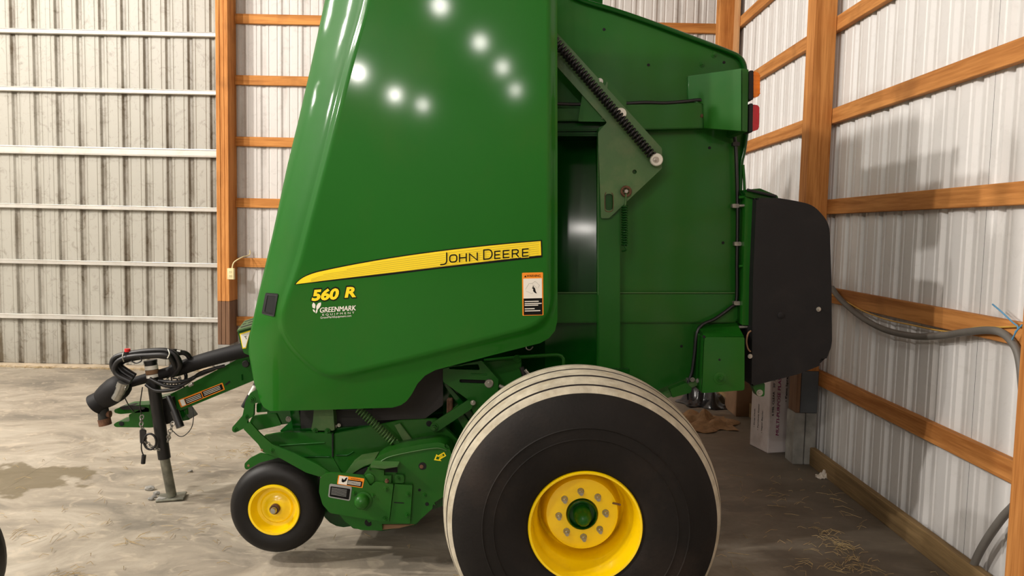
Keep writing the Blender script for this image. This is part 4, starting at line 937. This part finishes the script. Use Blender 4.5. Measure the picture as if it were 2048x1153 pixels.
tube('cable_tie', [(247, 706, 4.17), (245, 715, 4.155), (248, 724, 4.16)], .003, 'zinc', b); tube('cable_tie', [(336, 699, 4.17), (339, 708, 4.155), (335, 717, 4.16)], .003, 'whitew', b)
tube('red_cap', [(255, 698, 4.2), (255, 705, 4.2)], .0155, 'redcap', b, smooth=False, sides=14, label='red dust cap'); tube('red_cap_lip', [(255, 704, 4.2), (255, 707, 4.2)], .019, 'black', b, smooth=False, sides=14)
tube('wire_loop', [(262, 722, 4.16), (272, 727, 4.16), (283, 722, 4.16), (280, 714, 4.16)], .0035, 'hose', b)
tube('hose_fitting', [(355, 703, 4.24), (362, 704, 4.24)], .012, 'steel', b, smooth=False); tube('hose_fitting', [(378, 772, 4.25), (386, 768, 4.25)], .01, 'zinc', b, smooth=False)
for k in range(7):
    x = 322+k*6; tube('bracket_wire', [(x, 758+(k % 2)*8, 4.28), (x+8, 764-(k % 3)*5, 4.27), (x+10, 776-(k % 2)*6, 4.28)], .004, 'zinc' if k % 2 else 'hose', b)
# jack
jk = tube('jack_tube', [(301, 724, 4.28), (329, 917, 4.31)], .034, 'hose', b, smooth=False, sides=24, label='black drawbar jack')
tube('jack_cap', [(300.6, 721, 4.28), (301.4, 726, 4.28)], .036, 'hose', jk, smooth=False, sides=24)
tube('jack_leg', [(329, 916, 4.31), (343.5, 992, 4.35)], .027, 'worn_steel', jk, smooth=False, sides=20, label='scratched bare steel leg')
tube('jack_sticker', [(302.5, 731, 4.28), (303.5, 739, 4.28)], .0348, 'white_decal', jk, smooth=False, sides=24); tube('jack_sticker', [(305.3, 749, 4.28), (306.3, 755, 4.28)], .0348, 'white_decal', jk, smooth=False, sides=24)
tube('jack_sticker', [(303.7, 740, 4.28), (305, 748, 4.28)], .0345, 'card', jk, smooth=False, sides=24)
fp = PF(343, 998); bm = bmesh.new(); bmesh.ops.create_cube(bm, size=1)
for v in bm.verts: v.co = Vector((v.co.x*.15, v.co.y*.12, v.co.z*.012))
bmesh.ops.bevel(bm, geom=bm.edges[:], offset=.003, segments=1, affect='EDGES'); bm.transform(Matrix.Translation((fp.x, fp.y, .01)) @ Matrix.Rotation(.25, 4, 'Z') @ Matrix.Rotation(-.04, 4, 'Y'))
link('jack_foot', finish(bm), 'worn_steel', jk)
tube('jack_handle', [(337, 794, 4.24), (349, 822, 4.2), (360, 852, 4.18)], .014, 'hose', jk, smooth=False, sides=12); tube('jack_grip', [(349, 822, 4.2), (361, 855, 4.18)], .022, 'hose', jk, smooth=False, sides=14)
# chain : each link a torus like loop
def chain(path, m='zinc', n=10, r=.0035, lw=.011):
    pts = smooth_path([P(*p) for p in path], 12); L = [0]
    for i in range(1, len(pts)): L.append(L[-1]+(pts[i]-pts[i-1]).length)
    for k in range(n):
        s = L[-1]*(k+.5)/n; i = max(j for j in range(len(L)) if L[j] <= s); i = min(i, len(pts)-2)
        p = pts[i]; t = (pts[i+1]-pts[i]).normalized(); hl = L[-1]/n*.68
        u = t.cross(Vector((0, 1, 0))).normalized() if k % 2 == 0 else Vector((0, 1, 0)).cross(t).cross(t).normalized()
        tube('chain_link', [p + t*hl*math.cos(a) + u*lw*math.sin(a) for a in [j*math.pi/6 for j in range(12)]], r, m, b, smooth=False, closed=True, px=False, sides=6)
chain([(284, 832, 4.3), (283, 850, 4.28), (288, 868, 4.26), (292, 885, 4.25), (305, 895, 4.25), (320, 900, 4.27)], n=12)
chain([(346, 845, 4.3), (342, 858, 4.28), (338, 872, 4.28), (336, 884, 4.3)], n=6)
tube('safety_ring', [P(300, 884, 4.24)+Vector((.035*math.cos(a), 0, .045*math.sin(a))) for a in [i*math.pi/9 for i in range(18)]], .006, 'hose', b, smooth=False, closed=True, px=False)
plate('tether_tag', rnd([(279, 860), (291, 862), (290, 888), (280, 888)], 2), 4.24, .012, 'hose', b)
tube('tether_cable', [(283, 886, 4.24), (283, 900, 4.24), (287, 912, 4.24)], .0035, 'hose', b); tube('plug', [(288, 911, 4.24), (286, 928, 4.24)], .012, 'hose', b, smooth=False)
tube('cable_loop', [(385, 815, 4.3), (387, 835, 4.28), (383, 856, 4.26), (370, 871, 4.25), (358, 873, 4.25), (345, 862, 4.25)], .0025, 'hose', b)
tube('cable_loop', [(250, 797, 4.2), (258, 812, 4.22), (268, 824, 4.26)], .003, 'hose', b); tube('cable_loop', [(285, 775, 4.24), (282, 795, 4.24), (280, 812, 4.26), (283, 830, 4.28)], .003, 'hose', b)
for x, y in ((358, 822), (373, 818)): tube('drawbar_stud', [(x, y, TY+.03), (x+1, y+11, TY+.03)], .01, 'green', b, smooth=False)
# slotted step box in front of the hood
sb_ = plate('step_box', rnd([(475, 663), (506, 654), (520, 700), (500, 712), (488, 707), (482, 692)], 2), 3.98, .9, 'green', b, bev=.004, label='green slotted front box')
bm = bmesh.new(); tq = [P(474, 661, 3.96), P(506, 652, 3.96), P(512, 634, 4.5), P(489, 642, 4.5)]
vs = [bm.verts.new(v) for v in tq] + [bm.verts.new(v - Vector((0, 0, .008))) for v in tq]
for f in ((0, 1, 2, 3), (7, 6, 5, 4), (0, 4, 5, 1), (1, 5, 6, 2), (2, 6, 7, 3), (3, 7, 4, 0)): bm.faces.new([vs[i] for i in f])
link('step_top', finish(bm), 'green_dusty', sb_)
for k in range(3):
    t0 = .12+k*.3; Q = [tq[0].lerp(tq[3], t0), tq[1].lerp(tq[2], t0), tq[1].lerp(tq[2], t0+.16), tq[0].lerp(tq[3], t0+.16)]
    c0 = sum(Q, Vector())/4; bm = bmesh.new(); bm.faces.new([bm.verts.new(c0+(v-c0)*.75+Vector((0, 0, .001))) for v in Q]); link('step_slot', finish(bm), 'hole', sb_)
eq = [(479, 668), (501, 661), (492, 697), (485, 698)]
decal('front_sticker', eq, lambda x, y: 3.98, 'yellow_decal', sb_); decal('sticker_field', [(481, 670), (500, 664), (491, 695), (486, 696)], lambda x, y: 3.98, 'white_decal', sb_, proud=.0026)
text('sticker_lettering', 'T', 490, 680, 7, .3, lambda x, y: 3.98, 'black_decal', sb_, proud=.0036)

# ------------------------------------------------------------------ things by the walls
c0 = PF(1535, 908)
cb = box('carton', (c0.x, c0.y, 0), (c0.x+.166, c0.y+.24, .98), 'carton', bev=.006, label='tall white carton with magenta lettering standing by the corner post', cat='carton')
def put_text(body, size, wid, org, along, upv, m, parent, name='printed_lettering', shear=0.0, offset=0.0):
    cu = bpy.data.curves.new('t', 'FONT'); cu.body = body; cu.size = 1; cu.shear = shear; cu.offset = offset; cu.resolution_u = 2
    o = bpy.data.objects.new('t', cu); COL.objects.link(o); bpy.context.view_layer.update()
    me = bpy.data.meshes.new_from_object(o.evaluated_get(bpy.context.evaluated_depsgraph_get())); bpy.data.objects.remove(o)
    x0 = min(v.co.x for v in me.vertices); x1 = max(v.co.x for v in me.vertices)
    bm = bmesh.new(); bm.from_mesh(me); base = bm.verts[:]; fs = [[v.index for v in f.verts] for f in bm.faces]; bm.verts.ensure_lookup_table(); co = [v.co.copy() for v in base]; bm.clear()
    nrm = Vector(along).cross(Vector(upv)).normalized()
    for k, (dx, dy) in enumerate(((0, 0), (.05, 0), (.025, .03))):
        vs = [bm.verts.new(Vector(org) + Vector(along)*((c.x+dx-x0)*wid/(x1-x0)) + Vector(upv)*((c.y+dy)*size/.73) + nrm*.00015*k) for c in co]
        for f in fs:
            try: bm.faces.new([vs[i] for i in f])
            except Exception: pass
    bm.to_mesh(me); bm.free()
    return link(name, me, m, parent)
fy = c0.y-.0015; up3, lf = (0, 0, 1), (-1, 0, 0)
put_text('MULTI-PURPOSE PLASTIC', .026, .50, (c0.x+.085, fy, .13), up3, lf, 'magenta', cb, shear=.15, offset=0)
put_text("6 MIL CLEAR   20' X 100'", .017, .34, (c0.x+.036, fy, .28), up3, lf, 'black_decal', cb)
put_text('• Paint Spray', .016, .2, (c0.x+.14, fy, .38), up3, lf, 'black_decal', cb, offset=.0)
xs_ = c0.x-.0015
put_text('• Furniture Cover', .014, .2, (xs_, c0.y+.13, .14), up3, (0, 1, 0), 'black_decal', cb, offset=.0)
put_text('• Vapor Barrier', .014, .17, (xs_, c0.y+.08, .13), up3, (0, 1, 0), 'black_decal', cb, offset=.0)
put_text('• Drop Cloth', .014, .14, (xs_, c0.y+.18, .15), up3, (0, 1, 0), 'black_decal', cb, offset=.0)
cb.rotation_euler.z = R_(15); cb.location = c0 + Matrix.Rotation(R_(15), 3, 'Z') @ (cb.location - c0)
box('cardboard_box', (PF(1471, 834).x, PF(1471, 834).y, 0), (PF(1471, 834).x+.15, PF(1471, 834).y+.35, .5), 'card', bev=.005, label='plain brown cardboard box behind the white carton', cat='box')
def heap(name, c, sx, sy, sz, m, label, cat, seed, drape=.5):
    rg = random.Random(seed); bm = bmesh.new(); bmesh.ops.create_grid(bm, x_segments=26, y_segments=20, size=1)
    ph = [rg.uniform(0, 6) for _ in range(8)]
    for v in bm.verts:
        x, y = v.co.x, v.co.y; r = math.sqrt(x*x+y*y); h = max(0, 1-r**1.6)
        wv = .5+.28*math.sin(5*x+3*y+ph[0])+.22*math.sin(9*x-7*y+ph[1])+.16*math.sin(13*y+4*x+ph[2])
        ed = 1+.18*math.sin(3*math.atan2(y, x)+ph[3])+.1*math.sin(7*math.atan2(y, x)+ph[4])
        v.co = Vector((c.x+x*sx*ed, c.y+y*sy*ed, .004+sz*h*wv+.014*abs(math.sin(7*x+4*y+ph[5]))*(1-min(1, r)*.5)))
    r = bmesh.ops.solidify(bm, geom=bm.faces[:], thickness=.004)
    return link(name, finish(bm, 60), m, label=label, cat=cat, base=True)
heap('burlap_sack', PF(1405, 848), .26, .26, .11, 'burlap', 'crumpled brown sack lying on the floor behind the big tire', 'sack', 4)
heap('plastic_bag', PF(1410, 808), .21, .22, .24, 'bag', 'black crumpled plastic bag behind the brown sack', 'bag', 9)
heap('paper_scrap', PF(1650, 956), .055, .04, .045, 'paper', 'crumpled white paper scrap on the floor beside the baseboard', 'litter', 3)
# outlet on the door post
op = P(463, 548, 7.89); ob = box('outlet_box', (op.x-.035, 7.86, op.z-.058), (op.x+.035, 7.899, op.z+.058), 'cream', bev=.005, label='cream outlet box on the wooden post beside the sliding door', cat='outlet')
for dz in (-.022, .022): box('receptacle', (op.x-.016, 7.857, op.z+dz-.014), (op.x+.016, 7.8605, op.z+dz+.014), 'cream', ob, .002)
for dz in (-.022, .022):
    for dx in (-.006, .006): box('slot', (op.x+dx-.0015, 7.856, op.z+dz-.006), (op.x+dx+.0015, 7.8575, op.z+dz+.006), 'hole', ob)
tube('outlet_cable', [(op.x+.01, 7.88, op.z+.056), (op.x+.03, 7.885, op.z+.12), (op.x+.09, 7.95, op.z+.17), (op.x+.12, 8.08, op.z+.19), (op.x+.12, 8.095, op.z+.24)], .006, 'cream', px=False, label='thin cream cable running up from the outlet box', cat='cable')
# cables on the side wall
def wallx(pts, X): return [PXw(x, y, X) for x, y in pts]
tube('power_cable', wallx([(1664, 576), (1680, 598), (1720, 633), (1770, 660), (1830, 673), (1880, 672), (1930, 665), (1975, 661), (2005, 667), (2028, 690), (2040, 725), (2047, 800), (2052, 880), (2048, 955), (2034, 1003), (2005, 1036), (1975, 1078), (1953, 1118), (1938, 1160), (1930, 1195), (1926, 1240)], XR-.062), .0175, 'conduit', px=False, sides=14, label='thick grey cable sagging under the side wall girt and curving down by the nearest post', cat='cable')
tube('yellow_cable', wallx([(1664, 590), (1690, 602), (1725, 622), (1775, 640), (1830, 652), (1880, 662), (1915, 663), (1955, 655), (2000, 655), (2046, 653)], XR-.052), .0042, 'yellow_wire', px=False, label='thin yellow cable looped along the side wall', cat='cable')
tube('baling_twine', wallx([(1985, 609), (2005, 626), (2025, 645), (2036, 655), (2030, 668), (2024, 680)], XR-.075), .0035, 'blue', px=False, sides=6, label='short blue twine tied at the girt end on the side wall', cat='twine')
tube('baling_twine', wallx([(2030, 665), (2045, 650)], XR-.075), .0035, 'blue', px=False, sides=6, smooth=False, label='blue twine knot end at the nearest post', cat='twine')
# edge of another machine's tyre at the left border
tc = PF(-70, 1160)
tc = Vector((P(9, 1165, 2.7).x-.395, 2.8, .30))
tt = lathe('spare_tire', [(-.02, .17), (-.08, .19), (-.1, .24), (-.09, .28), (-.05, .298), (.05, .298), (.09, .28), (.1, .24), (.08, .19), (.02, .17)], tc, 'rubber_clean', seg=56, ang=50, closed=True, base=True, label='black tire edge at the left border of the floor', cat='tire')
lathe('rim', [(-.06, .185), (-.05, .17), (.0, .16), (.0, .05), (-.02, .04), (-.02, .001)], tc, 'zinc', tt, seg=40)
# small stones and scraps by the jack foot
for i, (x, y, s) in enumerate(((299, 981, .022), (313, 990, .016), (302, 1001, .014), (322, 1003, .02), (380, 945, .012), (308, 996, .012))):
    c_ = PF(x, y); rg = random.Random(i); bm = bmesh.new(); bmesh.ops.create_icosphere(bm, subdivisions=2, radius=s)
    for v in bm.verts: v.co = Vector((v.co.x*1.3, v.co.y, v.co.z*.7))*(1+rg.uniform(-.16, .16))
    bm.transform(Matrix.Translation((c_.x, c_.y, s*.55)))
    link('stone', finish(bm, 20), 'concrete_post', label=['largest grey pebble left of the jack foot', 'small grey pebble touching the left end of the jack foot', 'flat grey pebble in front of the jack foot, left one', 'flat grey pebble against the front edge of the jack foot', 'lone dark pebble on the floor right of the jack leg', 'tiny grey pebble between the others by the jack foot'][i], cat='stone', group='pebbles by the jack foot')
# straw: loose stems nobody could count
def straw(name, spots, seed, label):
    rg = random.Random(seed); bm = bmesh.new()
    for (c_, sx, sy, n, ln) in spots:
        for _ in range(n):
            x, y = c_.x+rg.gauss(0, sx), c_.y+rg.gauss(0, sy); a = rg.uniform(0, math.pi); l = ln*rg.uniform(.4, 1.3)
            if x > XR-.11 or (x > XR-.26 and 5.2 < y < 5.5): continue
            z = .003+rg.uniform(0, .01); z2 = z+rg.uniform(0, .015); d = Vector((math.cos(a), math.sin(a), 0))*l/2; m_ = Vector((rg.uniform(-.01, .01), rg.uniform(-.01, .01), 0))
            tube_bm(bm, [Vector((x, y, z))-d, Vector((x, y, z2))+m_, Vector((x, y, z))+d], .0013, 3)
    return link(name, finish(bm, 60), 'straw', label=label, cat='straw', kind='stuff')
straw('loose_straw', [(PF(1675, 1095), .05, .13, 90, .07), (PF(1690, 1140), .09, .03, 40, .06), (PF(1640, 1010), .22, .16, 30, .09), (PF(1540, 980), .3, .2, 40, .07), (PF(1560, 1110), .4, .2, 30, .08)], 1, 'thin dry straw scattered on the floor right of the big tire')
straw('loose_straw', [(PF(80, 1075), .1, .04, 9, .1), (PF(265, 1085), .03, .04, 8, .1), (PF(480, 910), .07, .08, 26, .08), (PF(150, 960), 1.0, .5, 40, .07), (PF(280, 1060), .8, .3, 40, .07), (PF(400, 900), .6, .7, 60, .06), (PF(140, 1150), .06, .03, 14, .1), (PF(420, 1080), .5, .2, 30, .06)], 2, 'thin dry straw scattered over the bare floor on the left')
straw('loose_straw', [(Vector((x, YD-.14, 0)), .25, .03, 60, .08) for x in (-5.6, -5.1, -4.6, -4.1, -3.6, -3.2)], 3, 'straw and chaff gathered along the foot of the sliding door')
# shrinkage crack in the slab
ck = [(55, 945), (90, 925), (130, 905), (165, 893), (200, 880), (240, 860), (270, 845)]
bm = bmesh.new(); cp = smooth_path([PF(x, y, .0004) for x, y in [(-60, 1008), (0, 985)] + ck[2:]], 6); rg = random.Random(5); L_, R2 = [], []
for i, p in enumerate(cp):
    wdt = .0035*(1+rg.uniform(-.5, .8)); L_.append(bm.verts.new(p+Vector((0, wdt, 0)))); R2.append(bm.verts.new(p-Vector((0, wdt, 0))))
for i in range(len(cp)-1): bm.faces.new((L_[i], L_[i+1], R2[i+1], R2[i]))
link('crack', finish(bm), 'dark', S.objects['floor'])
